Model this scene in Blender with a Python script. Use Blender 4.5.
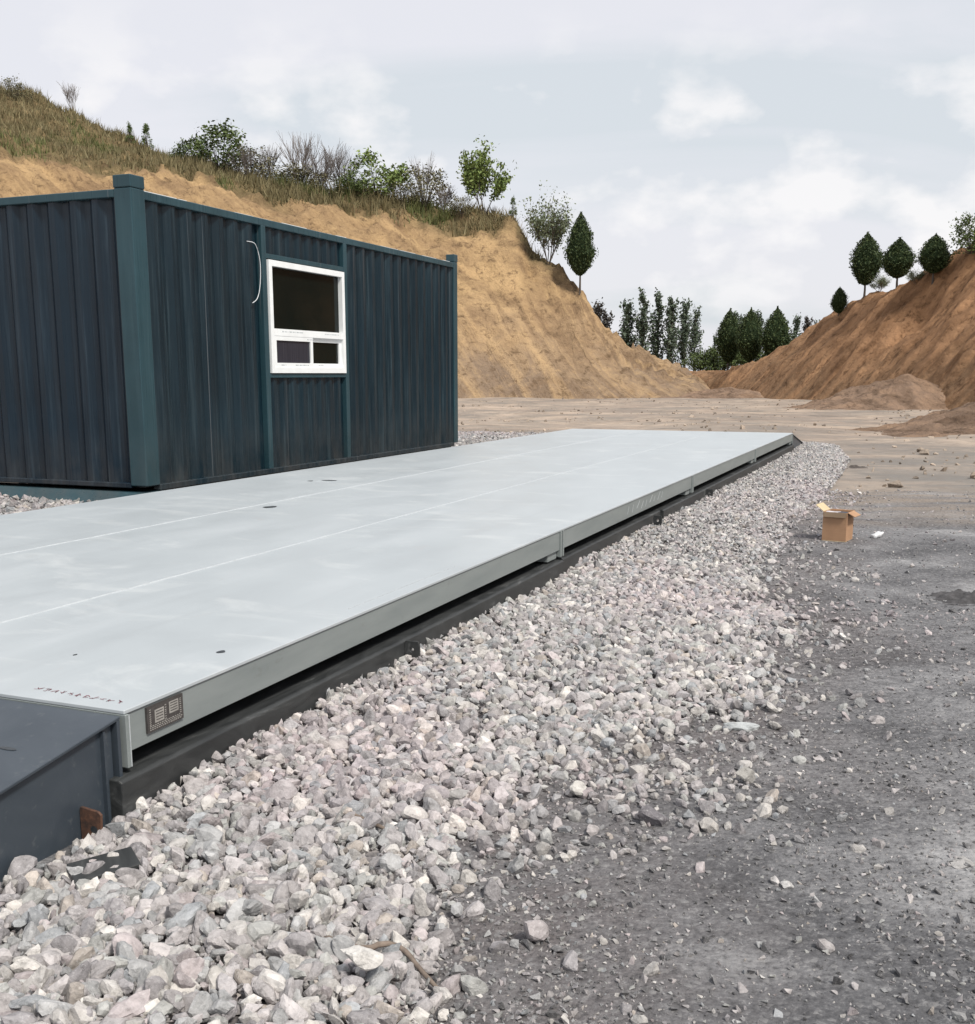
import bpy, bmesh, math, random
import numpy as np
from mathutils import Vector, Matrix

for o in list(bpy.data.objects): bpy.data.objects.remove(o)
scene = bpy.context.scene
COL = scene.collection
R = math.radians

# ------------------------------------------------------------------ camera
FPX, CX, CY, PIT, CAMH = 1087.86, 487.5, 575.7, 0.1835, 1.245
cam = bpy.data.cameras.new('camera'); camo = bpy.data.objects.new('camera', cam); COL.objects.link(camo)
camo.location = (0, 0, CAMH); camo.rotation_euler = (math.pi/2 - PIT, 0, 0)
cam.sensor_fit = 'VERTICAL'; cam.sensor_height = 36.0; cam.sensor_width = 36.0*975/1024
cam.lens = 36.0*FPX/1024; cam.shift_y = (CY-512)/1024
cam.clip_start = 0.05; cam.clip_end = 8000
scene.camera = camo

# ------------------------------------------------------------------ world, sun, exposure
SUN_EL, SUN_AZ = 52.0, 142.0          # azimuth clockwise from the view direction (+Y)
world = bpy.data.worlds.new('World'); scene.world = world; world.use_nodes = True
PUFF = (0.18, 0.47, 0.12)
def build_world():
    nt = world.node_tree; N = nt.nodes; L = nt.links; N.clear()
    def n(t, **k):
        x = N.new(t)
        for a, b in k.items(): setattr(x, a, b)
        return x
    def math_(op, a, b=None):
        m = n('ShaderNodeMath', operation=op)
        for i, v in enumerate((a, b)):
            if v is None: continue
            if hasattr(v, 'links'): L.new(v, m.inputs[i])
            else: m.inputs[i].default_value = v
        return m.outputs[0]
    out = n('ShaderNodeOutputWorld'); bg = n('ShaderNodeBackground'); bg.inputs['Strength'].default_value = 0.1
    L.new(bg.outputs[0], out.inputs[0])
    sky = n('ShaderNodeTexSky', sky_type='NISHITA'); sky.sun_disc = False
    sky.sun_elevation = R(SUN_EL); sky.sun_rotation = R(SUN_AZ); sky.air_density = 1.2; sky.dust_density = 2.0
    tc = n('ShaderNodeTexCoord'); sep = n('ShaderNodeSeparateXYZ'); L.new(tc.outputs['Generated'], sep.inputs[0])
    zz = math_('ADD', math_('MAXIMUM', sep.outputs[2], 0.0), 0.22)
    px = math_('DIVIDE', sep.outputs[0], zz); py = math_('DIVIDE', sep.outputs[1], zz)
    comb = n('ShaderNodeCombineXYZ'); L.new(px, comb.inputs[0]); L.new(py, comb.inputs[1])
    # high cloud sheet: broad soft bands
    mp = n('ShaderNodeMapping'); mp.inputs['Scale'].default_value = (0.75, 1.5, 1); mp.inputs['Rotation'].default_value = (0, 0, R(-14)); mp.inputs['Location'].default_value = (1.3, 0.4, 0)
    L.new(comb.outputs[0], mp.inputs[0])
    n1 = n('ShaderNodeTexNoise'); n1.inputs['Scale'].default_value = 1.0; n1.inputs['Detail'].default_value = 7; n1.inputs['Roughness'].default_value = 0.5; n1.inputs['Distortion'].default_value = 0.6
    L.new(mp.outputs[0], n1.inputs[0])
    r1 = n('ShaderNodeValToRGB'); L.new(n1.outputs[0], r1.inputs[0])
    e = r1.color_ramp.elements; e[0].position = 0.36; e[0].color = (5.95, 6.3, 6.65, 1); e[1].position = 0.52; e[1].color = (6.95, 6.95, 7.35, 1)
    # low puffy cloud
    mp2 = n('ShaderNodeMapping'); mp2.inputs['Scale'].default_value = (1, 1, 1.7); mp2.inputs['Location'].default_value = PUFF; L.new(tc.outputs['Generated'], mp2.inputs[0])
    n2 = n('ShaderNodeTexNoise'); n2.inputs['Scale'].default_value = 10.0; n2.inputs['Detail'].default_value = 8; n2.inputs['Roughness'].default_value = 0.5
    L.new(mp2.outputs[0], n2.inputs[0])
    r2 = n('ShaderNodeValToRGB'); L.new(n2.outputs[0], r2.inputs[0])
    e = r2.color_ramp.elements; e[0].position = 0.50; e[0].color = (0, 0, 0, 1); e[1].position = 0.62; e[1].color = (1, 1, 1, 1)
    mx0 = n('ShaderNodeMixRGB'); mx0.inputs[0].default_value = 0.90
    L.new(sky.outputs[0], mx0.inputs[1]); L.new(r1.outputs[0], mx0.inputs[2])
    band = n('ShaderNodeValToRGB'); L.new(sep.outputs[2], band.inputs[0]); be = band.color_ramp.elements; be[0].position = .03; be[0].color = (.3, .3, .3, 1); be[1].position = .30; be[1].color = (0, 0, 0, 1); bq = be.new(.10); bq.color = (.9, .9, .9, 1); bq2 = be.new(.22); bq2.color = (.75, .75, .75, 1)
    mx = n('ShaderNodeMixRGB'); L.new(math_('MULTIPLY', r2.outputs[0], band.outputs[0]), mx.inputs[0]); L.new(mx0.outputs[0], mx.inputs[1]); mx.inputs[2].default_value = (7.9, 7.8, 7.85, 1)
    L.new(mx.outputs[0], bg.inputs[0])
build_world()
sl = bpy.data.lights.new('sun', 'SUN'); sl.energy = 3.3; sl.angle = R(10); sl.color = (1, 0.95, 0.87)
so = bpy.data.objects.new('sun', sl); COL.objects.link(so)
a, el = R(SUN_AZ), R(SUN_EL)
sundir = Vector((math.sin(a)*math.cos(el), math.cos(a)*math.cos(el), math.sin(el)))
so.rotation_euler = (-sundir).to_track_quat('-Z', 'Y').to_euler(); so.location = (20, 0, 40)
scene.view_settings.view_transform = 'Standard'; scene.view_settings.look = 'None'
scene.view_settings.exposure = 0.3; scene.view_settings.gamma = 1.0
scene.render.engine = 'CYCLES'

# ------------------------------------------------------------------ pixel helpers (a direction, put on a known plane)
PHI = 0.3847; CP, SP = math.cos(PHI), math.sin(PHI)
def ray(u, v):
    x = (u-CX)/FPX; y = -(v-CY)/FPX
    c, s = math.cos(PIT), math.sin(PIT)
    return Vector((x, c+y*s, -s+y*c))
def on_z(u, v, z=0.0):
    d = ray(u, v); t = (z-CAMH)/d.z
    return Vector((d.x*t, d.y*t, z))
def at_y(u, v, Y):
    d = ray(u, v); t = Y/d.y
    return Vector((d.x*t, Y, CAMH+d.z*t))
def W2S(p): return (p[0]*CP-p[1]*SP, p[0]*SP+p[1]*CP)          # world -> (lateral, along) of the scale
def S2W(l, s): return (s*SP+l*CP, s*CP-l*SP)
def on_l(u, v, l):                                              # hit the vertical plane at lateral l: (along, z)
    d = ray(u, v); dl, ds = W2S(d); t = l/dl
    return ds*t, CAMH+d.z*t
def project(X, Y, Z):
    c, s = math.cos(PIT), math.sin(PIT)
    zz = Z-CAMH; d = Y*c-zz*s; up = zz*c+Y*s
    return CX+FPX*X/d, CY-FPX*up/d

# ------------------------------------------------------------------ noise
_T = np.random.RandomState(7).rand(256, 256)
def vn(x, y, seed=0):
    x = np.asarray(x, float)+seed*17.31; y = np.asarray(y, float)+seed*9.77
    xi = np.floor(x).astype(int); yi = np.floor(y).astype(int)
    fx = x-xi; fy = y-yi; fx = fx*fx*(3-2*fx); fy = fy*fy*(3-2*fy)
    g = lambda i, j: _T[i & 255, j & 255]
    return (g(xi, yi)*(1-fx)+g(xi+1, yi)*fx)*(1-fy)+(g(xi, yi+1)*(1-fx)+g(xi+1, yi+1)*fx)*fy
def fbm(x, y, o=4, seed=0, rough=.5):
    r = 0; a = 1; t = 0
    for i in range(o):
        r = r+a*(vn(x*2**i, y*2**i, seed+i)-.5); t += a; a *= rough
    return r/t*2
def sstep(a, b, x):
    t = np.clip((x-a)/(b-a), 0, 1); return t*t*(3-2*t)

# ------------------------------------------------------------------ materials
def newmat(name):
    m = bpy.data.materials.new(name); m.use_nodes = True
    return m, m.node_tree, m.node_tree.nodes['Principled BSDF']
class NB:
    def __init__(s, nt): s.nt = nt
    def n(s, t, ins=None, **k):
        x = s.nt.nodes.new(t)
        for a, b in k.items(): setattr(x, a, b)
        for a, b in (ins or {}).items():
            if hasattr(b, 'is_output'): s.nt.links.new(b, x.inputs[a])
            else: x.inputs[a].default_value = b
        return x
    def coord(s, scale=(1, 1, 1), kind='Object'):
        tc = s.n('ShaderNodeTexCoord'); mp = s.n('ShaderNodeMapping', {'Vector': tc.outputs[kind], 'Scale': scale}); return mp.outputs[0]
    def noise(s, vec, scale, detail=4, rough=.5, dist=0):
        return s.n('ShaderNodeTexNoise', {'Vector': vec, 'Scale': scale, 'Detail': detail, 'Roughness': rough, 'Distortion': dist}).outputs[0]
    def ramp(s, f, stops):
        r = s.n('ShaderNodeValToRGB', {'Fac': f}); el = r.color_ramp.elements
        for i, (p, c) in enumerate(stops):
            e = el[i] if i < 2 else el.new(p)
            e.position = p; e.color = c if len(c) == 4 else (*c, 1)
        return r.outputs[0]
    def mix(s, f, a, b, mode='MIX'):
        x = s.n('ShaderNodeMixRGB', blend_type=mode)
        for i, v in enumerate((f, a, b)):
            if hasattr(v, 'is_output'): s.nt.links.new(v, x.inputs[i])
            elif i == 0: x.inputs[0].default_value = v
            else: x.inputs[i].default_value = v if len(v) == 4 else (*v, 1)
        return x.outputs[0]
    def math(s, op, a, b=0.0):
        x = s.n('ShaderNodeMath', operation=op)
        for i, v in enumerate((a, b)):
            if hasattr(v, 'is_output'): s.nt.links.new(v, x.inputs[i])
            else: x.inputs[i].default_value = v
        return x.outputs[0]
    def bump(s, h, strength, dist, bsdf):
        b = s.n('ShaderNodeBump', {'Height': h, 'Strength': strength, 'Distance': dist}); s.nt.links.new(b.outputs[0], bsdf.inputs['Normal'])
    def set(s, bsdf, **k):
        for a, b in k.items():
            a = a.replace('_', ' ')
            if hasattr(b, 'is_output'): s.nt.links.new(b, bsdf.inputs[a])
            else: bsdf.inputs[a].default_value = b if not (isinstance(b, tuple) and len(b) == 3) else (*b, 1)
g3 = lambda v: (v, v, v)
def simple(name, col, rough=.6, var=.15, scale=8, metallic=0, bump=0, spec=.5):
    m, nt, b = newmat(name); k = NB(nt)
    f = k.noise(k.coord(), scale, 5, .6)
    dark = tuple(c*(1-var) for c in col); light = tuple(min(1, c*(1+var)) for c in col)
    k.set(b, Base_Color=k.ramp(f, [(.3, dark), (.7, light)]), Roughness=rough, Metallic=metallic, Specular_IOR_Level=spec)
    if bump: k.bump(f, bump, .01, b)
    return m
def m_container(name, base, streak_tint, streak_axis):
    m, nt, b = newmat(name); k = NB(nt)
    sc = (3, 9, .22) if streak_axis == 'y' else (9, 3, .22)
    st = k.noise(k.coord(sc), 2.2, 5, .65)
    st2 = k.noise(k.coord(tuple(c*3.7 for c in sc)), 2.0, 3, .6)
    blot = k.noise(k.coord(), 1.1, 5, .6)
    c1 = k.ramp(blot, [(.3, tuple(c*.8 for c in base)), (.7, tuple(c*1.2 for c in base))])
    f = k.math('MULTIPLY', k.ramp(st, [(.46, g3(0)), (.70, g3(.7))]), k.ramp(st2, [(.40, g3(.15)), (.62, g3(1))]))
    c2 = k.mix(f, c1, streak_tint)  # pale bluish streaks: dust plus streaky reflections put into the colour
    st3 = k.noise(k.coord((26, 26, .10)), 1.6, 2, .5)
    c2 = k.mix(k.ramp(st3, [(.70, g3(0)), (.735, g3(.45))]), c2, (.16, .17, .18))
    lowd = k.noise(k.coord((1.5, 1.5, .8)), 2.0, 5, .7)
    zz = k.n('ShaderNodeSeparateXYZ', {0: k.n('ShaderNodeTexCoord').outputs['Object']}).outputs[2]
    sp = k.n('ShaderNodeMapRange', {'Value': zz, 'From Min': .75, 'From Max': .20}).outputs[0]
    c2 = k.mix(k.math('MULTIPLY', sp, k.ramp(lowd, [(.35, g3(0)), (.7, g3(.38))])), c2, (.10, .09, .08))
    k.set(b, Base_Color=c2, Roughness=k.ramp(st2, [(.3, g3(.24)), (.7, g3(.42))]), Specular_IOR_Level=.36)
    k.bump(k.noise(k.coord((1, 1, 1)), 2.5, 3, .5), .12, .03, b)
    return m
M = {}
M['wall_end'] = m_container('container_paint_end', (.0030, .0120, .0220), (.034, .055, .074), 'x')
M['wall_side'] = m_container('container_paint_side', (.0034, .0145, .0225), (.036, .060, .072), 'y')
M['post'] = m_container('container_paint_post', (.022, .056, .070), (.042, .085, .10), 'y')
M['roof'] = simple('container_roof', (.30, .31, .30), .6)
M['white_pvc'] = simple('white_pvc', (.78, .80, .80), .35, .05)
M['pvc_print'] = simple('pvc_print', (.35, .38, .40), .6)
def glass():
    m, nt, b = newmat('window_glass'); k = NB(nt)
    k.set(b, Base_Color=(.004, .007, .006), Roughness=.06, Specular_IOR_Level=.18)
    w = k.noise(k.coord(), 1.3, 2, .5); k.bump(w, .08, .02, b)
    return m
M['glass'] = glass()
def glass2():
    m, nt, b = newmat('curtained_glass'); k = NB(nt)
    f = k.noise(k.coord((1, 30, 1)), 1.4, 3, .5)
    k.set(b, Base_Color=k.ramp(f, [(.3, (.020, .022, .032)), (.7, (.035, .036, .048))]), Roughness=.2, Specular_IOR_Level=.35)
    return m
M['glass_screen'] = glass2()
M['wire'] = simple('wire_sheath', (.62, .64, .66), .4, .05)
def m_deck():
    m, nt, b = newmat('deck_paint'); k = NB(nt)
    a = k.noise(k.coord((1.2, .5, 1)), 2.3, 6, .6, .4)
    s = k.noise(k.coord((1.1, 2.2, 1)), 1.6, 7, .66, .8)
    fine = k.noise(k.coord(), 90, 3, .6)
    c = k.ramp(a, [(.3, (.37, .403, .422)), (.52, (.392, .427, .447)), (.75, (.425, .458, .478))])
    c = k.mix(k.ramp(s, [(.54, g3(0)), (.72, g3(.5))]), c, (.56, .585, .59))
    tr = k.noise(k.coord((9, .35, 1)), 1.4, 6, .66, .4)
    c = k.mix(k.ramp(tr, [(.56, g3(0)), (.74, g3(.14))]), c, (.27, .285, .30))
    d = k.noise(k.coord((1, .7, 1)), 6.5, 5, .7, .5)
    c = k.mix(k.ramp(d, [(.63, g3(0)), (.80, g3(.35))]), c, (.40, .36, .34))
    k.set(b, Base_Color=c, Roughness=k.ramp(a, [(.3, g3(.38)), (.7, g3(.46))]), Specular_IOR_Level=.5)
    h = k.math('ADD', k.math('MULTIPLY', k.noise(k.coord((1, .6, 1)), 1.7, 2, .5), 1.0), k.math('MULTIPLY', fine, .03))
    k.bump(h, .12, .02, b)
    return m
M['deck'] = m_deck()
M['seam'] = simple('weld_seam_paint', (.40, .43, .445), .5, .12, 30, bump=.4)
def m_side():
    m, nt, b = newmat('deck_side_paint'); k = NB(nt)
    a = k.noise(k.coord((6, 1.0, 6)), 2.0, 5, .6)
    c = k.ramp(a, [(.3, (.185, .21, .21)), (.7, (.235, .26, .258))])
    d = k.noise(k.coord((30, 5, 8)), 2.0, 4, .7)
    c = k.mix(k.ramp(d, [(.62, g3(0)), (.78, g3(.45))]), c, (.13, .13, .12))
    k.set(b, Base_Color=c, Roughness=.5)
    k.bump(a, .1, .01, b); return m
M['side'] = m_side()
def m_black():
    m, nt, b = newmat('black_steel'); k = NB(nt)
    a = k.noise(k.coord((5, 1.2, 5)), 3.0, 6, .65, 1.2)
    c = k.ramp(a, [(.35, (.022, .024, .025)), (.6, (.042, .045, .046)), (.76, (.12, .125, .125))])
    k.set(b, Base_Color=c, Roughness=k.ramp(a, [(.3, g3(.42)), (.7, g3(.65))]), Specular_IOR_Level=.45)
    k.bump(a, .2, .01, b); return m
M['black'] = m_black()
def m_ramp():
    m, nt, b = newmat('ramp_paint'); k = NB(nt)
    a = k.noise(k.coord((2, 2, 2)), 2.2, 6, .6, .6)
    c = k.ramp(a, [(.3, (.034, .045, .058)), (.6, (.046, .058, .072)), (.8, (.085, .097, .108))])
    d = k.noise(k.coord(), 26, 4, .7)
    c = k.mix(k.ramp(d, [(.60, g3(0)), (.76, g3(.35))]), c, (.16, .17, .17))
    k.set(b, Base_Color=c, Roughness=.42)
    k.bump(a, .15, .01, b); return m
M['ramp'] = m_ramp()
def m_rust():
    m, nt, b = newmat('rusty_steel'); k = NB(nt)
    a = k.noise(k.coord(), 24, 6, .7)
    k.set(b, Base_Color=k.ramp(a, [(.32, (.022, .017, .015)), (.5, (.075, .037, .024)), (.7, (.16, .075, .042))]), Roughness=.75)
    k.bump(a, .35, .004, b); return m
M['rust'] = m_rust()
M['plate_dark'] = simple('nameplate_dark', (.055, .05, .048), .45, .3, 120)
M['plate_pale'] = simple('nameplate_pale', (.30, .29, .27), .5, .2, 60)
M['chalk'] = simple('chalk', (.58, .62, .64), .9, .2, 60)
M['marker'] = simple('red_marker', (.20, .085, .10), .8, .4, 40)
M['oil'] = simple('oil_spot', (.03, .035, .04), .4, .3, 60)
def m_card(name, col):
    m, nt, b = newmat(name); k = NB(nt)
    a = k.noise(k.coord((1, 1, 1)), 9, 5, .6); w = k.noise(k.coord((2, 2, 60)), 3, 2, .5)
    c = k.mix(.25, k.ramp(a, [(.3, tuple(x*.82 for x in col)), (.7, tuple(x*1.1 for x in col))]), k.ramp(w, [(.3, tuple(x*.8 for x in col)), (.7, col)]))
    k.set(b, Base_Color=c, Roughness=.85); k.bump(w, .1, .005, b); return m
M['card'] = m_card('cardboard', (.40, .235, .135)); M['card_in'] = m_card('cardboard_inside', (.56, .45, .28))
M['card_dark'] = m_card('cardboard_dark', (.20, .14, .09))  # darker board colour for the front flap
M['tape'] = simple('packing_tape', (.46, .36, .22), .3, .1)
M['plastic'] = simple('crumpled_plastic', (.62, .63, .64), .3, .25, 30, bump=.3)
M['junk'] = simple('dark_scrap', (.035, .035, .045), .5, .5, 30)
M['pale_scrap'] = simple('pale_scrap', (.52, .50, .53), .6, .3, 30)
def m_soil(name, hi, mid, lo, dark, zlo, zhi, scl=1.0, flow=True, turf=(.15, .118, .062)):
    m, nt, b = newmat(name); k = NB(nt)
    tc = k.n('ShaderNodeTexCoord'); sep = k.n('ShaderNodeSeparateXYZ', {0: tc.outputs['Object']})
    big = k.noise(k.coord((.10, .10, .16)), 1.0*scl, 5, .6, .5)
    hz = k.math('ADD', sep.outputs[2], k.math('MULTIPLY', k.math('SUBTRACT', big, .5), 9.0))
    f = k.n('ShaderNodeMapRange', {'Value': hz, 'From Min': zlo, 'From Max': zhi}).outputs[0]
    c = k.ramp(f, [(.0, lo), (.5, mid), (1.0, hi)])
    med = k.noise(k.coord((.5, .5, .5)), .7*scl, 6, .6, .8)
    c = k.mix(k.ramp(med, [(.34, g3(.8)), (.52, g3(.1)), (.66, g3(0))]), c, dark)
    c = k.mix(k.ramp(med, [(.52, g3(0)), (.70, g3(.55))]), c, tuple(min(1, x*1.25) for x in hi))
    h2 = 0.0
    if flow:
        at = k.n('ShaderNodeAttribute', attribute_name='flow')
        mp = k.n('ShaderNodeMapping', {'Vector': at.outputs['Color'], 'Scale': (75, 9, 0)})
        st = k.noise(mp.outputs[0], 1.0, 7, .62, .9)
        c = k.mix(k.ramp(st, [(.34, g3(.6)), (.5, g3(0))]), c, dark)
        c = k.mix(k.ramp(st, [(.50, g3(0)), (.68, g3(.6))]), c, tuple(min(1, x*1.35) for x in hi))
        sc_ = k.n('ShaderNodeSeparateColor', {0: at.outputs['Color']})
        tn = k.noise(k.coord((1, 1, 1)), .9, 6, .7)
        tcol = k.ramp(tn, [(.3, tuple(x*.55 for x in turf)), (.5, turf), (.72, tuple(x*1.7 for x in turf))])
        c = k.mix(k.math('MULTIPLY', sc_.outputs[2], .92), c, tcol)
        h2 = k.math('MULTIPLY', st, .8)
    fine = k.noise(k.coord((1, 1, 1)), 1.9, 10, .76, .3)
    c = k.mix(k.ramp(fine, [(.36, g3(.85)), (.48, g3(0))]), c, tuple(x*.6 for x in dark))
    c = k.mix(k.ramp(fine, [(.55, g3(0)), (.68, g3(.5))]), c, tuple(min(1, x*1.3) for x in hi))
    k.set(b, Base_Color=c, Roughness=.95, Specular_IOR_Level=.12)
    h = k.math('ADD', k.noise(k.coord((1, 1, 1)), .9, 8, .66), k.math('MULTIPLY', fine, .4))
    if flow: h = k.math('ADD', h, h2)
    k.bump(h, 1.0, .5, b)
    return m
M['soil_left'] = m_soil('ochre_soil', (.46, .312, .165), (.44, .305, .178), (.275, .205, .148), (.23, .150, .088), 1.2, 6.5)
M['soil_right'] = m_soil('red_soil', (.385, .218, .116), (.355, .207, .116), (.275, .178, .106), (.16, .084, .043), .5, 6.0, 1.4)
M['mound'] = m_soil('rubble_soil', (.34, .225, .15), (.315, .215, .148), (.285, .20, .145), (.16, .105, .072), 0, 2, 3.0, False)
def m_dirt():
    m, nt, b = newmat('tan_dirt'); k = NB(nt)
    a = k.noise(k.coord((.20, .24, 1)), 1.0, 10, .68, 1.5)
    c = k.ramp(a, [(.28, (.21, .175, .148)), (.43, (.31, .25, .205)), (.55, (.42, .335, .265)), (.75, (.50, .41, .335))])
    d = k.noise(k.coord((.30, .36, 1)), 1.0, 9, .70, 1.4)
    c = k.mix(k.ramp(d, [(.42, g3(0)), (.62, g3(.8))]), c, (.205, .188, .168))
    d2 = k.noise(k.coord((.9, 1.0, 1)), 1.0, 8, .72, 1.0)
    c = k.mix(k.ramp(d2, [(.34, g3(.75)), (.5, g3(0))]), c, (.15, .128, .108))
    zs = k.n('ShaderNodeSeparateColor', {0: k.n('ShaderNodeAttribute', attribute_name='zone').outputs['Color']})
    c = k.mix(k.math('MULTIPLY', zs.outputs[0], k.ramp(k.noise(k.coord((.35, .9, 1)), 1.0, 8, .7, 1.0), [(.36, g3(.25)), (.60, g3(1))])), c, (.185, .175, .163))
    fine = k.noise(k.coord(), 5, 6, .75)
    c = k.mix(k.ramp(fine, [(.3, g3(.5)), (.5, g3(0))]), c, (.15, .12, .095))
    k.set(b, Base_Color=c, Roughness=.95, Specular_IOR_Level=.2)
    k.bump(fine, .5, .05, b); return m
M['dirt'] = m_dirt()
def m_yard():
    m, nt, b = newmat('crushed_asphalt'); k = NB(nt)
    v = k.coord()
    a = k.noise(k.coord((.8, 1.0, 1)), 1.3, 9, .70, .5)
    c = k.ramp(a, [(.32, (.062, .062, .066)), (.44, (.125, .125, .131)), (.55, (.20, .199, .205)), (.68, (.38, .378, .382))])
    at = k.n('ShaderNodeAttribute', attribute_name='zone')           # brown dirt towards the gravel, tan at the far edge
    sep = k.n('ShaderNodeSeparateColor', {0: at.outputs['Color']})
    bn = k.noise(v, 3.5, 6, .7)
    c = k.mix(k.math('MULTIPLY', sep.outputs[0], k.ramp(bn, [(.3, g3(.25)), (.62, g3(1))])), c, (.150, .136, .136))
    c = k.mix(k.math('MULTIPLY', sep.outputs[1], k.ramp(k.noise(k.coord((.3, 1.6, 1)), 2.0, 6, .6), [(.38, g3(.1)), (.55, g3(1))])), c, (.27, .225, .185))
    f1 = k.noise(v, 38, 6, .8)
    c = k.mix(k.ramp(f1, [(.32, g3(.75)), (.50, g3(0))]), c, (.035, .034, .036))
    c = k.mix(k.ramp(f1, [(.54, g3(0)), (.70, g3(.75))]), c, (.37, .365, .365))
    vo = k.n('ShaderNodeTexVoronoi', {'Vector': v, 'Scale': 75.0}); 
    c = k.mix(k.ramp(vo.outputs['Color'], [(.80, g3(0)), (.86, g3(.55))]), c, (.27, .265, .265))
    k.set(b, Base_Color=c, Roughness=.9, Specular_IOR_Level=.25)
    h = k.math('ADD', k.noise(v, 22, 8, .75), k.math('MULTIPLY', vo.outputs['Distance'], -.35))
    k.bump(h, .75, .022, b); return m
M['yard'] = m_yard()
def m_stone(name, per_object):
    m, nt, b = newmat(name); k = NB(nt)
    if per_object: base = k.n('ShaderNodeObjectInfo').outputs['Color']
    else: base = k.n('ShaderNodeAttribute', attribute_name='tint').outputs['Color']
    v = k.coord()
    if per_object:
        oi = k.n('ShaderNodeObjectInfo'); v = k.n('ShaderNodeVectorMath', {0: k.coord((.019, .019, .019)), 1: oi.outputs['Random']}, operation='ADD').outputs[0]
    f = k.noise(v, 42, 7, .75); g = k.noise(v, 190, 4, .75)
    c = k.mix(.9, base, k.ramp(f, [(.32, g3(.38)), (.47, g3(.88)), (.66, g3(1.2))]), 'MULTIPLY')
    c = k.mix(k.ramp(g, [(.54, g3(0)), (.72, g3(.45))]), c, (.62, .61, .60))
    k.set(b, Base_Color=c, Roughness=.88, Specular_IOR_Level=.25)
    k.bump(k.math('ADD', f, k.math('MULTIPLY', g, .35)), .5, .012, b); return m
M['stone'] = m_stone('crushed_limestone', False); M['stone_obj'] = m_stone('crushed_limestone_piece', True)
def m_bed():
    m, nt, b = newmat('gravel_fines'); k = NB(nt); v = k.coord()
    vo = k.n('ShaderNodeTexVoronoi', {'Vector': v, 'Scale': 26.0})
    c = k.ramp(vo.outputs['Color'], [(.1, (.11, .10, .10)), (.5, (.21, .195, .195)), (.9, (.33, .31, .31))])
    k.set(b, Base_Color=c, Roughness=.95); k.bump(vo.outputs['Distance'], .8, .03, b); return m
M['bed'] = m_bed()
def m_leaf(name, dark, light, attr=True):
    m, nt, b = newmat(name); k = NB(nt)
    gi = k.n('ShaderNodeNewGeometry')
    c = k.ramp(gi.outputs['Random Per Island'], [(.0, dark), (.6, tuple((x+y)/2 for x, y in zip(dark, light))), (1, light)])
    k.set(b, Base_Color=c, Roughness=.65, Specular_IOR_Level=.25)
    return m
M['leaf_cypress'] = m_leaf('cypress_leaf', (.022, .040, .014), (.075, .10, .036))
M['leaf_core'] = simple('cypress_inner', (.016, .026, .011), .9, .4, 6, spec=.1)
M['leaf_poplar'] = m_leaf('poplar_leaf', (.06, .088, .062), (.155, .19, .13))
M['leaf_poplar_bronze'] = m_leaf('poplar_leaf_bronze', (.050, .048, .046), (.115, .105, .090))
M['leaf_bright'] = m_leaf('bright_leaf', (.09, .135, .035), (.24, .30, .10))
M['leaf_dark'] = m_leaf('dark_leaf', (.045, .07, .022), (.13, .17, .058))
M['leaf_pale'] = m_leaf('pale_leaf', (.10, .13, .075), (.25, .28, .17))
M['leaf_grey'] = m_leaf('grey_leaf', (.085, .082, .045), (.20, .185, .10))
M['grass'] = m_leaf('dry_grass', (.10, .085, .040), (.25, .21, .11))
M['grass_green'] = m_leaf('green_grass', (.065, .080, .025), (.17, .175, .065))
M['bark'] = simple('bark', (.085, .070, .058), .9, .4, 6)
M['bark_grey'] = simple('bare_twig', (.155, .135, .125), .9, .3, 6)
M['stick'] = simple('dry_stick', (.165, .130, .105), .9, .35, 30, bump=.4)

# ------------------------------------------------------------------ mesh helpers
def link(o, parent=None):
    COL.objects.link(o)
    if parent is not None: o.parent = parent
    return o
def tag(o, label, cat, group=None):
    o['label'] = label; o['category'] = cat
    if group: o['group'] = group
    return o
def struct(o, label=None, kind='structure'):
    o['kind'] = kind
    if label: o['label'] = label
    return o
def empty(name, loc=(0, 0, 0), rz=0.0):
    o = bpy.data.objects.new(name, None); o.empty_display_size = .2; o.location = loc; o.rotation_euler = (0, 0, rz); return link(o)
def np_mesh(name, V, F, mat, parent=None, smooth=False, attrs=None):
    """V (n,3) float, F (m,k) int array of tris or quads"""
    V = np.ascontiguousarray(V, dtype=np.float32); F = np.ascontiguousarray(F, dtype=np.int32)
    me = bpy.data.meshes.new(name); k = F.shape[1]
    me.vertices.add(len(V)); me.vertices.foreach_set('co', V.ravel())
    me.loops.add(F.size); me.loops.foreach_set('vertex_index', F.ravel())
    me.polygons.add(len(F)); me.polygons.foreach_set('loop_start', np.arange(0, F.size, k, dtype=np.int32))
    me.polygons.foreach_set('use_smooth', np.full(len(F), smooth, dtype=bool))
    for an, ac in (attrs or {}).items():
        at = me.attributes.new(an, 'FLOAT_COLOR', 'POINT'); c4 = np.ones((len(V), 4), np.float32); c4[:, :3] = ac; at.data.foreach_set('color', c4.ravel())
    me.update(); me.validate()
    if mat is not None: me.materials.append(mat)
    o = bpy.data.objects.new(name, me); return link(o, parent)
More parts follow.
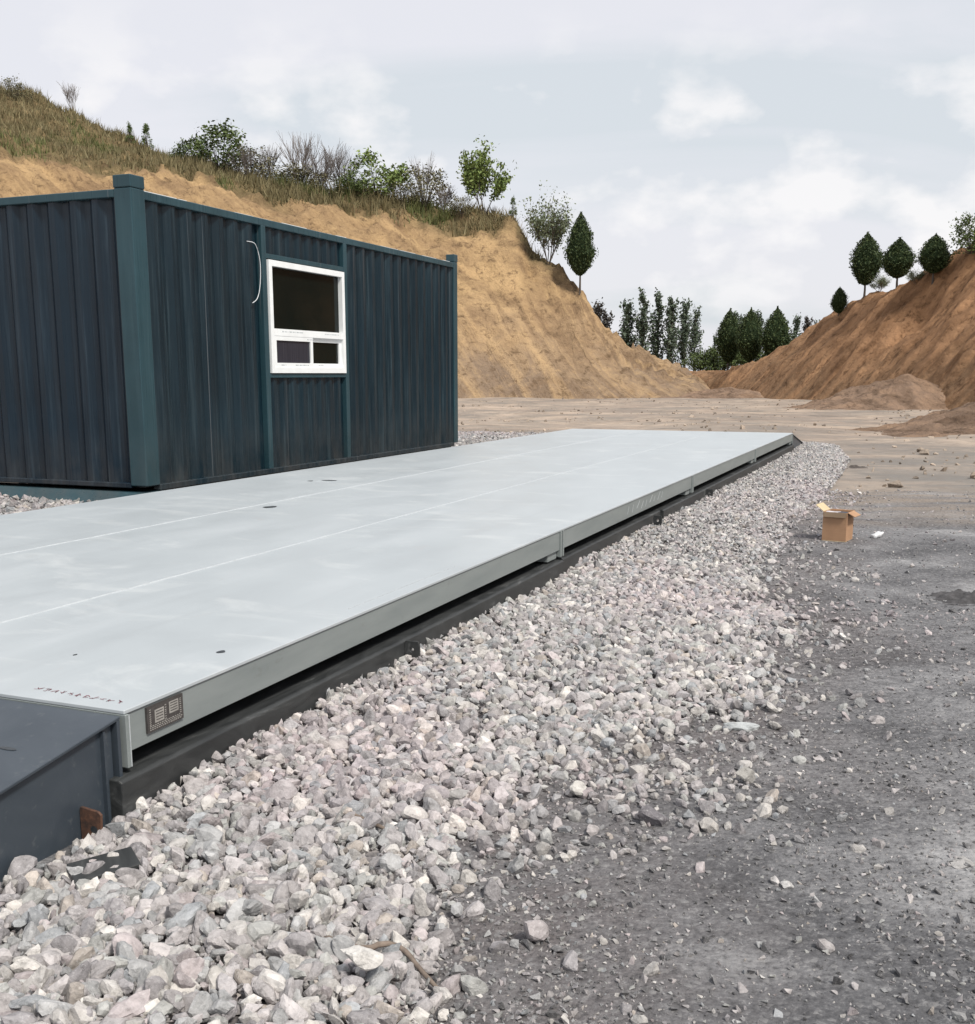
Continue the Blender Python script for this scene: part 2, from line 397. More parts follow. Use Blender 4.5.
class MB:
    def __init__(s): s.v = []; s.f = []
    def add(s, v, f):
        b = len(s.v); s.v += [tuple(p) for p in v]; s.f += [tuple(b+i for i in q) for q in f]; return s
    def box(s, a, b):
        (x0, y0, z0), (x1, y1, z1) = a, b
        x0, x1 = min(x0, x1), max(x0, x1); y0, y1 = min(y0, y1), max(y0, y1); z0, z1 = min(z0, z1), max(z0, z1)
        v = [(x0, y0, z0), (x1, y0, z0), (x1, y1, z0), (x0, y1, z0), (x0, y0, z1), (x1, y0, z1), (x1, y1, z1), (x0, y1, z1)]
        return s.add(v, [(0, 3, 2, 1), (4, 5, 6, 7), (0, 1, 5, 4), (1, 2, 6, 5), (2, 3, 7, 6), (3, 0, 4, 7)])
    def prism(s, poly, axis, a, b):
        """poly: 2D points; extruded along axis (0,1,2) from a to b"""
        n = len(poly); v = []
        for t in (a, b):
            for p in poly:
                q = list(p); q.insert(axis, t); v.append(tuple(q))
        f = [tuple(range(n)), tuple(range(2*n-1, n-1, -1))]+[(i, i+n, (i+1) % n+n, (i+1) % n) for i in range(n)]
        return s.add(v, f)
    def tube(s, pts, r, n=6, cap=True):
        pts = [Vector(p) for p in pts]; rs = r if isinstance(r, (list, tuple)) else [r]*len(pts); v = []; f = []
        for i, p in enumerate(pts):
            d = (pts[min(i+1, len(pts)-1)]-pts[max(i-1, 0)]).normalized()
            u = d.cross(Vector((0, 0, 1)) if abs(d.z) < .9 else Vector((1, 0, 0))).normalized(); w = d.cross(u)
            for j in range(n):
                a = 2*math.pi*j/n; v.append(p+(u*math.cos(a)+w*math.sin(a))*rs[i])
        for i in range(len(pts)-1):
            for j in range(n): f.append((i*n+j, i*n+(j+1) % n, (i+1)*n+(j+1) % n, (i+1)*n+j))
        if cap: f += [tuple(range(n-1, -1, -1)), tuple(range((len(pts)-1)*n, len(pts)*n))]
        return s.add(v, f)
    def build(s, name, mat, parent=None, smooth=False, bevel=0, segs=2):
        me = bpy.data.meshes.new(name); me.from_pydata(s.v, [], s.f)
        bm = bmesh.new(); bm.from_mesh(me); bmesh.ops.recalc_face_normals(bm, faces=bm.faces)
        if bevel:
            ed = [e for e in bm.edges if len(e.link_faces) == 2 and e.calc_face_angle(0) > .5]
            bmesh.ops.bevel(bm, geom=ed, offset=bevel, segments=segs, affect='EDGES', profile=.5)
        for fc in bm.faces: fc.smooth = smooth
        bm.to_mesh(me); bm.free()
        me.materials.append(M[mat] if isinstance(mat, str) else mat)
        o = bpy.data.objects.new(name, me); return link(o, parent)
def catmull(pts, n=8):
    P = [np.array(p, float) for p in pts]; out = []
    for i in range(len(P)-1):
        p0, p1, p2, p3 = P[max(i-1, 0)], P[i], P[i+1], P[min(i+2, len(P)-1)]
        for t in np.linspace(0, 1, n, endpoint=False):
            out.append(.5*((2*p1)+(-p0+p2)*t+(2*p0-5*p1+4*p2-p3)*t*t+(-p0+3*p1-3*p2+p3)*t**3))
    out.append(P[-1]); return np.array(out)
def sdist(x, y, poly, nfront):
    """signed distance (inside positive) to the first nfront segments of a closed polygon, and arc parameter of the nearest point"""
    shp = x.shape; x = x.ravel(); y = y.ravel(); n = len(poly)
    best = np.full(x.shape, 1e9); tt = np.zeros_like(x); arc = 0.0; ins = np.zeros(x.shape, bool)
    for i in range(n):
        a = poly[i]; b = poly[(i+1) % n]; d = b-a; L2 = max(d@d, 1e-9)
        if i < nfront:
            t = np.clip(((x-a[0])*d[0]+(y-a[1])*d[1])/L2, 0, 1)
            q = np.hypot(x-a[0]-t*d[0], y-a[1]-t*d[1]); m = q < best
            best[m] = q[m]; tt[m] = (arc+t*math.sqrt(L2))[m]; arc += math.sqrt(L2)
        cond = (a[1] > y) != (b[1] > y)
        xs = a[0]+(y-a[1])*d[0]/(d[1] if abs(d[1]) > 1e-9 else 1e-9)
        ins ^= cond & (x < xs)
    return np.where(ins, best, -best).reshape(shp), tt.reshape(shp)
def grid_mesh(name, X, Y, Z, mat, keep=None, attrs=None, smooth=True):
    ny, nx = X.shape; idx = np.arange(nx*ny).reshape(ny, nx)
    F = np.stack([idx[:-1, :-1], idx[:-1, 1:], idx[1:, 1:], idx[1:, :-1]], -1).reshape(-1, 4)
    V = np.stack([X, Y, Z], -1).reshape(-1, 3)
    if keep is not None:
        k = keep.ravel(); F = F[k[F].any(1)]
        used = np.unique(F); re = np.zeros(len(V), int); re[used] = np.arange(len(used)); V = V[used]; F = re[F]
        if attrs: attrs = {a: c.reshape(-1, 3)[used] for a, c in attrs.items()}
    elif attrs: attrs = {a: c.reshape(-1, 3) for a, c in attrs.items()}
    return np_mesh(name, V, F, mat, smooth=smooth, attrs=attrs)
def graded(stops):
    """stops: [(value, step)...] -> coordinates whose spacing grows between the stops"""
    out = [stops[0][0]]
    while out[-1] < stops[-1][0]:
        st = np.interp(out[-1], [s[0] for s in stops], [s[1] for s in stops]); out.append(out[-1]+st)
    return np.array(out)

# ================================================================== SETTING
# plan outline of the dense gravel on the right of the scale, its edge read off the photograph on the ground plane
edge_px = [(380, 1180), (405, 1090), (424, 1024), (444, 972), (471, 933), (450, 892), (463, 860), (488, 827), (530, 800), (556, 774), (580, 750),
           (594, 735), (640, 742), (682, 754), (706, 738), (733, 715), (752, 697), (750, 674), (776, 648), (772, 626), (757, 603), (758, 570),
           (786, 540), (790, 520), (816, 508), (838, 481), (850, 461), (838, 447), (812, 440)]
edge = [on_z(u, v, .01)[:2] for u, v in edge_px]
far = S2W(-2.35, 17.9)
gpoly = np.array(edge+[far, S2W(-2.35, 2.3), S2W(-1.97, 2.25), S2W(-1.97, .9), S2W(-1.97, -.6), (edge[0][0]-.2, edge[0][1]-1.2)])
NG = len(edge)-1
def gravel_d(x, y):
    d, t = sdist(x, y, gpoly, NG); return d
def yard_edge(x): return 12.8+.05*(x-4)+2.6*(vn(x*.33, x*0+2.0, 3)-.3)+1.2*(vn(x*1.1, x*0+5.0, 3)-.5)
def ground_z(x, y):
    return .03*fbm(x*.35, y*.35, 4, 5)+sstep(14, 24, y)*(.09*fbm(x*.22, y*.4, 4, 35)+.05*np.abs(fbm(x*.8, y*.9, 3, 36)))
def yard_z(x, y):
    z = .030+.020*fbm(x*.55, y*.55, 3, 2)+.012*fbm(x*3.3, y*3.3, 5, 12, .62)
    e = sstep(-1.6, 1.0, y-yard_edge(x))
    rut = np.exp(-((x-3.9-.11*y)/.28)**2)*.02+np.exp(-((x-2.35-.11*y)/.25)**2)*.012
    return z-.085*e-rut*(y < 14)
# ground: one sheet to the horizon, finer near the yard
xs = graded([(-4000, 900), (-300, 60), (-60, 3), (-14, .45), (22, .45), (70, 3), (300, 60), (4000, 900)])
ys = graded([(-4000, 900), (-100, 30), (-5, 1.2), (9, .35), (34, .35), (80, 1.5), (300, 40), (6000, 900)])
X, Y = np.meshgrid(xs, ys)
Z = ground_z(X, Y)*np.exp(-(np.maximum(np.hypot(X, Y)-60, 0)/40)**2)
Z -= .06*(1-sstep(-2.5, -.5, Y-yard_edge(X)))*(X < 22)*(X > -14)
gz = np.zeros(X.shape+(3,)); gz[..., 0] = (1-sstep(13, 27, Y+7*fbm(X*.13, Y*.2, 4, 88)))*sstep(1, 6, X)
struct(grid_mesh('ground', X, Y, Z, M['dirt'], attrs={'zone': gz}), 'pale tan dirt ground of the quarry yard')
# dark yard of crushed asphalt in the foreground
xs = graded([(-10, .3), (-1.2, .022), (2.4, .022), (6, .05), (14, .2), (26, .5)]); ys = graded([(-3, .3), (1.2, .03), (1.7, .016), (4.5, .024), (9, .06), (20, .12)])
X, Y = np.meshgrid(xs, ys); Z = yard_z(X, Y)
gd = gravel_d(X, Y); zone = np.zeros(X.shape+(3,))
zone[..., 0] = sstep(-.75, -.05, gd+.35*fbm(X*1.3, Y*1.3, 3, 4)); zone[..., 1] = sstep(-4.5, .2, Y-yard_edge(X)+2.4*fbm(X*.45, Y*.8, 4, 6))
struct(grid_mesh('gravel_yard', X, Y, Z, M['yard'], attrs={'zone': zone}), 'dark grey crushed asphalt yard strewn with pebbles')

# ------------------------------------------------------------------ hills
LF = catmull([(-95, 22), (-60, 32), (-35, 41), (-20, 48), (-10, 53.5), (-1.4, 57.2), (5.5, 57.0), (9.6, 58.0), (12.6, 61.0), (13.3, 64.5), (12.4, 69), (9, 76), (2, 84), (-20, 98), (-60, 112)], 6)
LPOLY = np.vstack([LF, [(-140, 112), (-140, 22)]])
SLX, SLV = [-26, -12, -5, 1.8, 2.6, 4, 6, 8, 10, 13], [.97, .97, 1.03, 1.08, .98, .86, .74, .60, .70, .85]
HPX, HPV = [-60, -26, -17.5, -11, -4.3, -1.5, 1.6, 2.5, 4, 5.6, 6.5, 8, 13], [15, 13.4, 13.0, 11.7, 11.4, 10.75, 10.6, 8.4, 7.65, 6.5, 4.5, 2.8, 1.9]
def left_z(x, y, fine=True):
    x = np.asarray(x, float); y = np.asarray(y, float)
    d, t = sdist(x, y, LPOLY, len(LF)-1)
    back = sstep(78, 92, y)
    d0 = d
    d = d+.9*fbm(x*.16, y*.16, 3, 21)*sstep(0, 5, d)
    sl = np.interp(x, SLX, SLV)
    Hp = np.interp(x, HPX, HPV)
    Hp = Hp+.55*fbm(x*.33, y*.2, 3, 31)
    toe = 1.2*sstep(0, 2.6, d)*0
    z = d*sl+toe
    # rills running down the face
    td = t+.65*d; ril = fbm(td*.5, d*.08, 3, 41)*.6+fbm(td*1.7, d*.18, 3, 44)*.20
    z = z+ril*sstep(.6, 4, d)
    k = .45
    z = -k*np.log(np.exp(-z/k)+np.exp(-Hp/k))
    # scarp: the last metre and a half under the edge stands steep
    sc = sstep(-2.2, -.1, d*sl-Hp)*(1-sstep(-.1, 2.0, d*sl-Hp))
    z = z-.75*sc*(.6+fbm(x*.8, y*.8, 3, 51))
    rise = np.interp(x, [-60, -32, -28, -23.6, -20, -12, 0, 6], [6.8, 5.2, 5.0, 4.1, 3.0, .9, .5, .1])
    z = z+rise*sstep(14.5, 29, d0)
    rough = .55+1.5*sstep(-4.0, -.5, d*sl-Hp)+.5*sstep(2.5, .5, z)
    if fine: z = z+rough*(.34*fbm(x*.8, y*.8, 5, 61, .62)+.20*np.abs(fbm(x*1.7, y*1.7, 4, 66, .6)))*sstep(0, 2, d0)
    z = np.where(d0 < 0, d0*.6, z)
    return z
xs = graded([(-100, 1.5), (-40, .6), (-28, .2), (15, .2), (18, .5)]); ys = graded([(22, .8), (46, .2), (74, .2), (80, .6), (114, 1.5)])
X, Y = np.meshgrid(xs, ys); Z = left_z(X, Y)
dd, tt = sdist(X, Y, LPOLY, len(LF)-1); ov = sstep(-.9, .5, dd*np.interp(X, SLX, SLV)-np.interp(X, HPX, HPV)+.9*fbm(X*.45, Y*.45, 3, 14))
struct(grid_mesh('hill', X, Y, Z, M['soil_left'], keep=Z > -.25, attrs={'flow': np.stack([(tt+.65*dd)*.01, np.maximum(dd, 0)*.01, ov*(X < 6.2)], -1)}), 'cut ochre earth hillside behind the blue container')
RF = catmull([(6, 78), (9, 71.5), (12.0, 68.2), (13.6, 65.0), (14.1, 61), (14.5, 56), (15.3, 49), (15.9, 43), (16.4, 37), (17.3, 30), (19.5, 22), (25, 11), (33, -4), (40, -30)], 6)
RPOLY = np.vstack([RF, [(110, -30), (110, 170), (-30, 170), (-30, 100)]])
def right_z(x, y, fine=True):
    x = np.asarray(x, float); y = np.asarray(y, float)
    d, t = sdist(x, y, RPOLY, len(RF)-1)
    d0 = d
    d = d+.6*fbm(x*.22, y*.22, 3, 71)*sstep(0, 3, d)
    Hr = np.interp(y, [-30, 10, 30, 44, 48, 52, 56, 60, 62.5, 65, 67, 75, 170], [9, 9, 9.0, 8.6, 7.6, 5.4, 5.1, 4.3, 2.9, 2.0, 1.3, 1.1, 1.0])
    Hr = Hr+.3*fbm(x*.4, y*.4, 3, 73)
    z = d*1.22
    ril = fbm(t*1.0, d*.2, 3, 81)*.45+fbm(t*2.6, d*.5, 3, 84)*.22
    z = z+ril*sstep(.3, 2, d)
    hole = np.exp(-(((t-arc_hole)/1.3)**2+((d-3.2)/1.1)**2))
    z = z-1.1*hole
    k = .3
    z = -k*np.log(np.exp(-z/k)+np.exp(-Hr/k))
    if fine: z = z+(.34*fbm(x*.9, y*.9, 5, 91, .62)+.30*np.abs(fbm(x*1.6, y*1.6, 4, 96, .6)))*sstep(0, 1.5, d0)
    return np.where(d0 < 0, d0*.6, z)
arc_hole = sdist(np.array([15.4]), np.array([48.]), RPOLY, len(RF)-1)[1][0]
xs = graded([(-30, 3), (4, .6), (11, .19), (27, .19), (34, .8), (110, 6)]); ys = graded([(-30, 3), (20, .6), (30, .2), (72, .2), (80, 1), (170, 8)])
X, Y = np.meshgrid(xs, ys); Z = right_z(X, Y)
dd, tt = sdist(X, Y, RPOLY, len(RF)-1)
struct(grid_mesh('hill', X, Y, Z, M['soil_right'], keep=Z > -.25, attrs={'flow': np.stack([(tt-.5*dd)*.01, np.maximum(dd, 0)*.01, sstep(6.5, 8.5, dd+1.2*fbm(X*.6, Y*.6, 3, 14))], -1)}), 'reddish brown earth bank on the right')
def mound(cx, cy, rx, ry, h, seed, mat, label, rz=0):
    g = np.linspace(-1.7, 1.7, 110); A, B = np.meshgrid(g, g); r = np.hypot(A, B)*(1+.35*fbm(A*1.3+seed, B*1.3, 3, seed+7))
    z = h*np.clip(1-r, -.2, 1)**1.0
    z = np.where(r < 1, h*np.clip(1-r, 0, 1)**1.25+.03, .03+h*(1-r)*.25)
    z = z+h*.30*fbm(A*2.2+seed, B*2.2, 4, seed, .6)*sstep(1.3, .6, r)+h*.16*np.abs(fbm(A*7+seed, B*7, 4, seed+3, .65))*sstep(1.4, .8, r)
    c, s = math.cos(rz), math.sin(rz); x = A*rx; y = B*ry
    o = grid_mesh('mound', x*c-y*s, x*s+y*c, z-.02, mat, keep=z > -.12); o.location = (cx, cy, 0)
    return struct(o, label)
mound(15.4, 41.0, 4.6, 2.8, 1.05, 3, M['mound'], 'grey brown rubble mound at the foot of the right bank', .2)
mound(11.6, 24.6, 2.9, 2.2, .80, 9, M['mound'], 'low brown dirt heap at the right edge of the picture')
mound(13.0, 59.0, 3.4, 2.0, .55, 15, M['mound'], 'low dirt spill between the two hillsides')

# ------------------------------------------------------------------ stones
rng = np.random.RandomState(11); random.seed(5)
def hull(npts, seed, bevel=0.0):
    r = np.random.RandomState(seed)
    p = r.normal(size=(npts, 3)); p /= np.linalg.norm(p, axis=1)[:, None]
    p = np.sign(p)*np.abs(p)**.6                               # blockier than a ball
    p *= r.uniform(.82, 1.08, (npts, 1)); p *= np.array([1.15, r.uniform(.75, 1.0), r.uniform(.55, .8)])
    bm = bmesh.new()
    for q in p: bm.verts.new(q)
    res = bmesh.ops.convex_hull(bm, input=bm.verts)
    junk = [g for g in res['geom_interior'] if isinstance(g, bmesh.types.BMVert)]
    if junk: bmesh.ops.delete(bm, geom=junk, context='VERTS')
    if bevel:
        bmesh.ops.dissolve_limit(bm, angle_limit=.22, verts=bm.verts, edges=bm.edges)
        bmesh.ops.bevel(bm, geom=list(bm.edges), offset=bevel, segments=1, affect='EDGES', profile=.6)
    bmesh.ops.triangulate(bm, faces=bm.faces)
    bm.verts.index_update()
    V = np.array([v.co for v in bm.verts]); F = np.array([[v.index for v in f.verts] for f in bm.faces]); bm.free()
    return V, F
def rock(sub, seed, nplanes=11, jit=.05):
    r = np.random.RandomState(seed); bm = bmesh.new(); bmesh.ops.create_icosphere(bm, subdivisions=sub, radius=1.0)
    N = np.array([v.co for v in bm.verts]); F = np.array([[v.index for v in f.verts] for f in bm.faces]); bm.free()
    N = N/np.linalg.norm(N, axis=1)[:, None]
    P = r.normal(size=(nplanes, 3)); P /= np.linalg.norm(P, axis=1)[:, None]; H = r.uniform(.52, .98, nplanes)
    q = N @ P.T; rad = np.where(q > .05, H/np.maximum(q, .05), 9).min(1); rad = np.minimum(rad, 1.32)
    rad = rad*(1+r.normal(0, jit, len(N)))
    V = N*rad[:, None]*np.array([1.25, r.uniform(.8, 1.05), r.uniform(.62, .85)]); return V*1.08, F
SOLO = [rock(3, 400+i, 10, .026) for i in range(24)]
HI = [rock(2, 100+i, 9, .045) for i in range(26)]
MID = [rock(2, 200+i) for i in range(22)]
LOW = [hull(9, 300+i) for i in range(12)]
TINY = [hull(8, 350+i) for i in range(12)]
def rots(n, r, tilt=1.0):
    q = r.normal(size=(n, 4)); q[:, 1:3] *= tilt; q /= np.linalg.norm(q, axis=1)[:, None]
    w, x, y, z = q.T
    return np.stack([np.stack([1-2*(y*y+z*z), 2*(x*y-z*w), 2*(x*z+y*w)], -1), np.stack([2*(x*y+z*w), 1-2*(x*x+z*z), 2*(y*z-x*w)], -1), np.stack([2*(x*z-y*w), 2*(y*z+x*w), 1-2*(x*x+y*y)], -1)], 1)
def scatter(pos, size, Rm, shapes, tint):
    """joined stones: returns V, F, C"""
    Vs, Fs, Cs = [], [], []; b = 0; kind = np.arange(len(pos)) % len(shapes)
    for k, (V, F) in enumerate(shapes):
        i = np.where(kind == k)[0]
        if not len(i): continue
        P = np.einsum('nij,vj->nvi', Rm[i], V)*size[i][:, None, None]+pos[i][:, None, :]
        Vs.append(P.reshape(-1, 3)); Fs.append((F[None]+np.arange(len(i))[:, None, None]*len(V)).reshape(-1, 3)+b)
        Cs.append(np.repeat(tint[i], len(V), 0)); b += len(i)*len(V)
    return np.vstack(Vs), np.vstack(Fs), np.vstack(Cs)
PAL = np.array([(.40, .375, .370), (.355, .335, .335), (.45, .43, .41), (.335, .335, .335), (.385, .345, .345), (.295, .280, .285), (.50, .475, .445), (.365, .365, .350), (.40, .36, .325), (.56, .54, .515), (.30, .31, .32)])
PW = np.array([.17, .16, .13, .15, .07, .11, .05, .09, .03, .02, .06]); PW = PW/PW.sum()
def tints(x, y, r):
    n = len(x); c = PAL[r.choice(len(PAL), n, p=PW)]*r.uniform(.68, 1.16, (n, 1))
    pink = sstep(.0, .5, fbm(x*.8, y*.8, 3, 33))[:, None]; c = c*(1+pink*np.array([.035, -.012, .004]))
    return np.clip(c, 0, .8)
def bed_z(x, y, d):
    l_, s_ = W2S((x, y)); hm = .038-.044*(1-sstep(-1.90, -1.30, l_))*(1-sstep(2.0, 2.75, s_))
    return np.maximum(yard_z(x, y), .02)*1.0+.004+hm*sstep(-.05, .75, d)*.9+.018*fbm(x*1.6, y*1.6, 3, 15)*sstep(0, .4, d)
def visible(x, y, z, m=30):
    u, v = project(x, y, z); return (u > -m) & (u < 975+m) & (v > 300) & (v < 1024+m*2) & (y > 1.0)
# bed under the stones
xs = graded([(-2.6, .05), (2, .05), (8, .1)]); ys = graded([(.2, .05), (6, .06), (20, .15)])
X, Y = np.meshgrid(xs, ys); D = gravel_d(X, Y); Zb = np.where(D > 0, bed_z(X, Y, D)-.012, -.06+D*.2)
Zb = np.where(D > .06, Zb, np.minimum(Zb, -.01))
bed = struct(grid_mesh('gravel_bed', X, Y, Zb, M['bed'], keep=D > -.05), 'bank of pale crushed limestone along the scale')
# candidates: jittered grid
cell = .0245
gx = np.arange(-3.2, 7.6, cell); gy = np.arange(1.2, 19.2, cell); GX, GY = np.meshgrid(gx, gy)
GX = (GX+rng.uniform(-.5, .5, GX.shape)*cell).ravel(); GY = (GY+rng.uniform(-.5, .5, GY.shape)*cell).ravel()
ok = visible(GX, GY, 0.05); GX, GY = GX[ok], GY[ok]
D = gravel_d(GX, GY)
pz = [on_z(u, v)[:2] for u, v in [(655, 790), (770, 625), (620, 830), (720, 690), (520, 850), (880, 465), (800, 575)]]
patch = np.zeros(len(GX))
for (a_, b_), rad, am in zip(pz, (.33, .5, .25, .35, .22, 1.0, .35), (.75, .42, .35, .5, .40, .16, .25)):
    patch = np.maximum(patch, am*np.exp(-((GX-a_)**2+(GY-b_)**2)/rad**2))
nz = fbm(GX*3.1, GY*3.1, 3, 77); nz2 = fbm(GX*1.1, GY*1.1, 3, 79)
prob = sstep(-.12, .16, D+.15*nz)*.97
prob = np.maximum(prob, (.34*np.exp(np.minimum(D, 0)/.22)*(.6+nz2)+patch*(1+.8*nz)*.8)*1.0)
prob = np.maximum(prob, .0035)
far_thin = np.interp(np.hypot(GX, GY), [0, 6, 20], [1, .95, .75])
ok = rng.rand(len(GX)) < prob*far_thin
x, y, D = GX[ok], GY[ok], D[ok]; n = len(x)
size = np.clip(rng.lognormal(math.log(.0160), .33, n), .007, .029)
size = np.where(D < -.06, size*rng.uniform(.45, 1.0, n), size)
big = rng.rand(n) < .012; size[big & (D > .05)] *= 1.2
base = np.where(D > .0, bed_z(x, y, D), yard_z(x, y))
z = base+np.where(D > 0, rng.uniform(-.002, .022, n)*np.clip(D*4, .35, 1), size*.28)
lx, ls = W2S((x, y))
clear = ~((lx < -1.97-0) & (ls > 2.0) & (z > .09)) & ~((lx < -1.965) & (ls < 2.3))
x, y, z, D, size = x[clear], y[clear], z[clear], D[clear], size[clear]; n = len(x)
Rm = rots(n, rng, .55); tint = tints(x, y, rng); tint *= 1.12; tint[D < -.1] *= .9
u, v = project(x, y, z); app = size/np.hypot(x, y)
infr = (u > 8) & (u < 967) & (v < 1016)
order = np.argsort(-np.where(infr, app, 0)); solo = order[:300]; rest = np.setdiff1d(np.arange(n), solo)
STONE_ME = []
for i, (V, F) in enumerate(SOLO):
    o = np_mesh('stone', V, F, M['stone_obj']); STONE_ME.append(o.data); bpy.data.objects.remove(o)
for j, i in enumerate(solo):
    me = STONE_ME[j % len(STONE_ME)]
    o = bpy.data.objects.new('stone', me)
    mw = Matrix(Rm[i].tolist()).to_4x4(); o.matrix_world = Matrix.Translation((x[i], y[i], z[i]+.003)) @ mw @ Matrix.Scale(size[i], 4)
    o.color = (*tint[i], 1); link(o, bed)
dist = np.hypot(x, y)
def stuff(idx, shapes, name, parent, mat=M['stone']):
    V, F, C = scatter(np.stack([x, y, z], -1)[idx], size[idx], Rm[idx], shapes, tint[idx])
    return V, F, C
parts = []; b = 0
for idx, shp in ((rest[dist[rest] < 3.6], HI), (rest[(dist[rest] >= 3.6) & (dist[rest] < 7.0)], MID), (rest[dist[rest] >= 7.0], LOW)):
    V, F, C = stuff(idx, shp, '', None); parts.append((V, F+b, C)); b += len(V)
lg = np_mesh('loose_gravel', np.vstack([p[0] for p in parts]), np.vstack([p[1] for p in parts]), M['stone'], bed, attrs={'tint': np.vstack([p[2] for p in parts])})
lg['kind'] = 'stuff'
print('gravel stones', n, 'tris', sum(len(p[1]) for p in parts))
# chips and fines between the stones
n = 30000; yy = 1.5+(rng.rand(n)**1.6)*9; xx = rng.uniform(-.55, .5, n)*yy; D = gravel_d(xx, yy)
ok = (D > -.35) & (rng.rand(n) < np.where(D > 0, 1, np.exp(D/.18))) & visible(xx, yy, .05); l_, s_ = W2S((xx, yy)); ok &= (l_ > -1.95); xx, yy, D = xx[ok], yy[ok], D[ok]; n = len(xx)
ps = rng.uniform(.0035, .0095, n); zz = np.where(D > 0, bed_z(xx, yy, D)+rng.uniform(.004, .020, n), yard_z(xx, yy)+.001)
V, F, C = scatter(np.stack([xx, yy, zz], -1), ps, rots(n, rng, .7), TINY, tints(xx, yy, rng)*.95)
o = np_mesh('stone_chips', V, F, M['stone'], bed, attrs={'tint': C}); o['kind'] = 'stuff'
# pebbles strewn over the dark yard
n = 80000; yy = 1.5+(rng.rand(n)**1.9)*13; xx = rng.uniform(-.5, .52, n)*yy*1.02+.2
D = gravel_d(xx, yy); cl = fbm(xx*1.4, yy*1.4, 3, 55)
ok = (D < .02) & visible(xx, yy, .02) & (rng.rand(n) < .55+.9*cl); xx, yy = xx[ok], yy[ok]; n = len(xx)
ps = np.clip(rng.lognormal(math.log(.0034), .55, n), .0015, .015)*np.interp(yy, [0, 4, 14], [1, 1.1, 1.6])
pc = np.where(rng.rand(n, 1) < .55, tints(xx, yy, rng)*1.0, np.array([[.12, .118, .12]])*rng.uniform(.6, 1.9, (n, 1)))
V, F, C = scatter(np.stack([xx, yy, yard_z(xx, yy)+ps*.25], -1), ps, rots(n, rng, .4), TINY, pc)
pb = np_mesh('pebbles', V, F, M['stone'], attrs={'tint': C}); struct(pb, 'small pebbles strewn over the dark yard', 'stuff')
n = 3600; yy = rng.uniform(12, 62, n); xx = rng.uniform(-.06, .5, n)*yy; cl = fbm(xx*.35, yy*.35, 3, 58)
ok = (rng.rand(n) < .3+1.2*cl) & (gravel_d(xx, yy) < -.2) & (np.abs(W2S((xx, yy))[0]+3.75) > 2.2); ok |= (rng.rand(n) < .5) & (yy > 20) & (cl > .1)
xx, yy = xx[ok], yy[ok]; n = len(xx); ps = np.clip(rng.lognormal(math.log(.028), .5, n), .010, .085)
V, F, C = scatter(np.stack([xx, yy, ground_z(xx, yy)+ps*.2], -1), ps, rots(n, rng, .5), LOW, np.array([[.30, .245, .195]])*rng.uniform(.55, 1.5, (n, 1)))
struct(np_mesh('rubble', V, F, M['stone'], attrs={'tint': C}), 'earth crumbs and rubble strewn over the tan ground', 'stuff')
# second bed round the container
xs = np.arange(-9.5, -5.2, .12); ys_ = np.arange(3.5, 21.5, .12); LX, LS = np.meshgrid(xs, ys_)
WX, WY = S2W(LX, LS)
e2 = np.minimum(np.minimum(LX+9.3, 21.0-LS), LS-3.8)+.5*fbm(LX*.9, LS*.9, 3, 23)
bed2 = struct(grid_mesh('gravel_bed', WX, WY, np.where(e2 > 0, .045, -.05), M['bed'], keep=e2 > -.1), 'pale gravel under and round the blue container')
n = 26000; l = rng.uniform(-9.3, -5.45, n); s = rng.uniform(3.8, 21.0, n); wx, wy = S2W(l, s)
uu, vv = project(wx, wy, .05); e2 = np.minimum(np.minimum(l+9.3, 21.0-s), s-3.8)+.5*fbm(l*.9, s*.9, 3, 23)
ok = (((uu > -30) & (uu < 190) & (vv > 470)) | ((uu > 445) & (uu < 620))) & (e2 > 0); wx, wy = wx[ok], wy[ok]; n = len(wx)
ps = np.clip(rng.lognormal(math.log(.026), .3, n), .012, .05)
V, F, C = scatter(np.stack([wx, wy, .05+rng.uniform(0, .02, n)], -1), ps, rots(n, rng, .5), LOW, tints(wx, wy, rng))
o = np_mesh('loose_gravel', V, F, M['stone'], bed2, attrs={'tint': C}); o['kind'] = 'stuff'

# ================================================================== WEIGHBRIDGE
XR, WD, S0, LEN, ZT = -1.981, 3.571, 2.261, 15.229, .345
S1 = S0+LEN; XL = XR-WD
ws = empty('weighbridge', (0, 0, 0), -PHI)
tag(ws, 'long pale grey steel truck scale platform beside the blue container', 'weighbridge')
seams = [XR-1.14, XR-2.33]
lat = [XR, seams[0], seams[1], XL]
bays = [S0+LEN*i/4 for i in range(5)]
for i in range(3):
    MB().box((lat[i+1]+.003, S0, ZT-.012), (lat[i]-(.003 if i else 0), S1, ZT)).build('deck_plate', 'deck', ws, bevel=.002, segs=1)
for sx in seams:
    r_ = random.Random(int(-sx*100)); m = MB(); k = 150
    P = [(sx+r_.uniform(-.0025, .0025), S0+.02+(LEN-.04)*i/k) for i in range(k+1)]
    hw = .006; v = []; f = []
    for i, (a_, b_) in enumerate(P):
        w_ = hw*r_.uniform(.7, 1.25); v += [(a_-w_, b_, ZT-.001), (a_, b_, ZT+.0035*r_.uniform(.7, 1.2)), (a_+w_, b_, ZT-.001)]
    for i in range(k): f += [(3*i, 3*i+1, 3*i+4, 3*i+3), (3*i+1, 3*i+2, 3*i+5, 3*i+4)]
    m.add(v, f).build('weld_seam', 'seam', ws)
m = MB(); m.box((XR-.075, on_l(365, 598, XR)[0], ZT), (XR-.071, on_l(470, 553, XR)[0], ZT+.0015)); m.build('weld_seam', 'seam', ws)
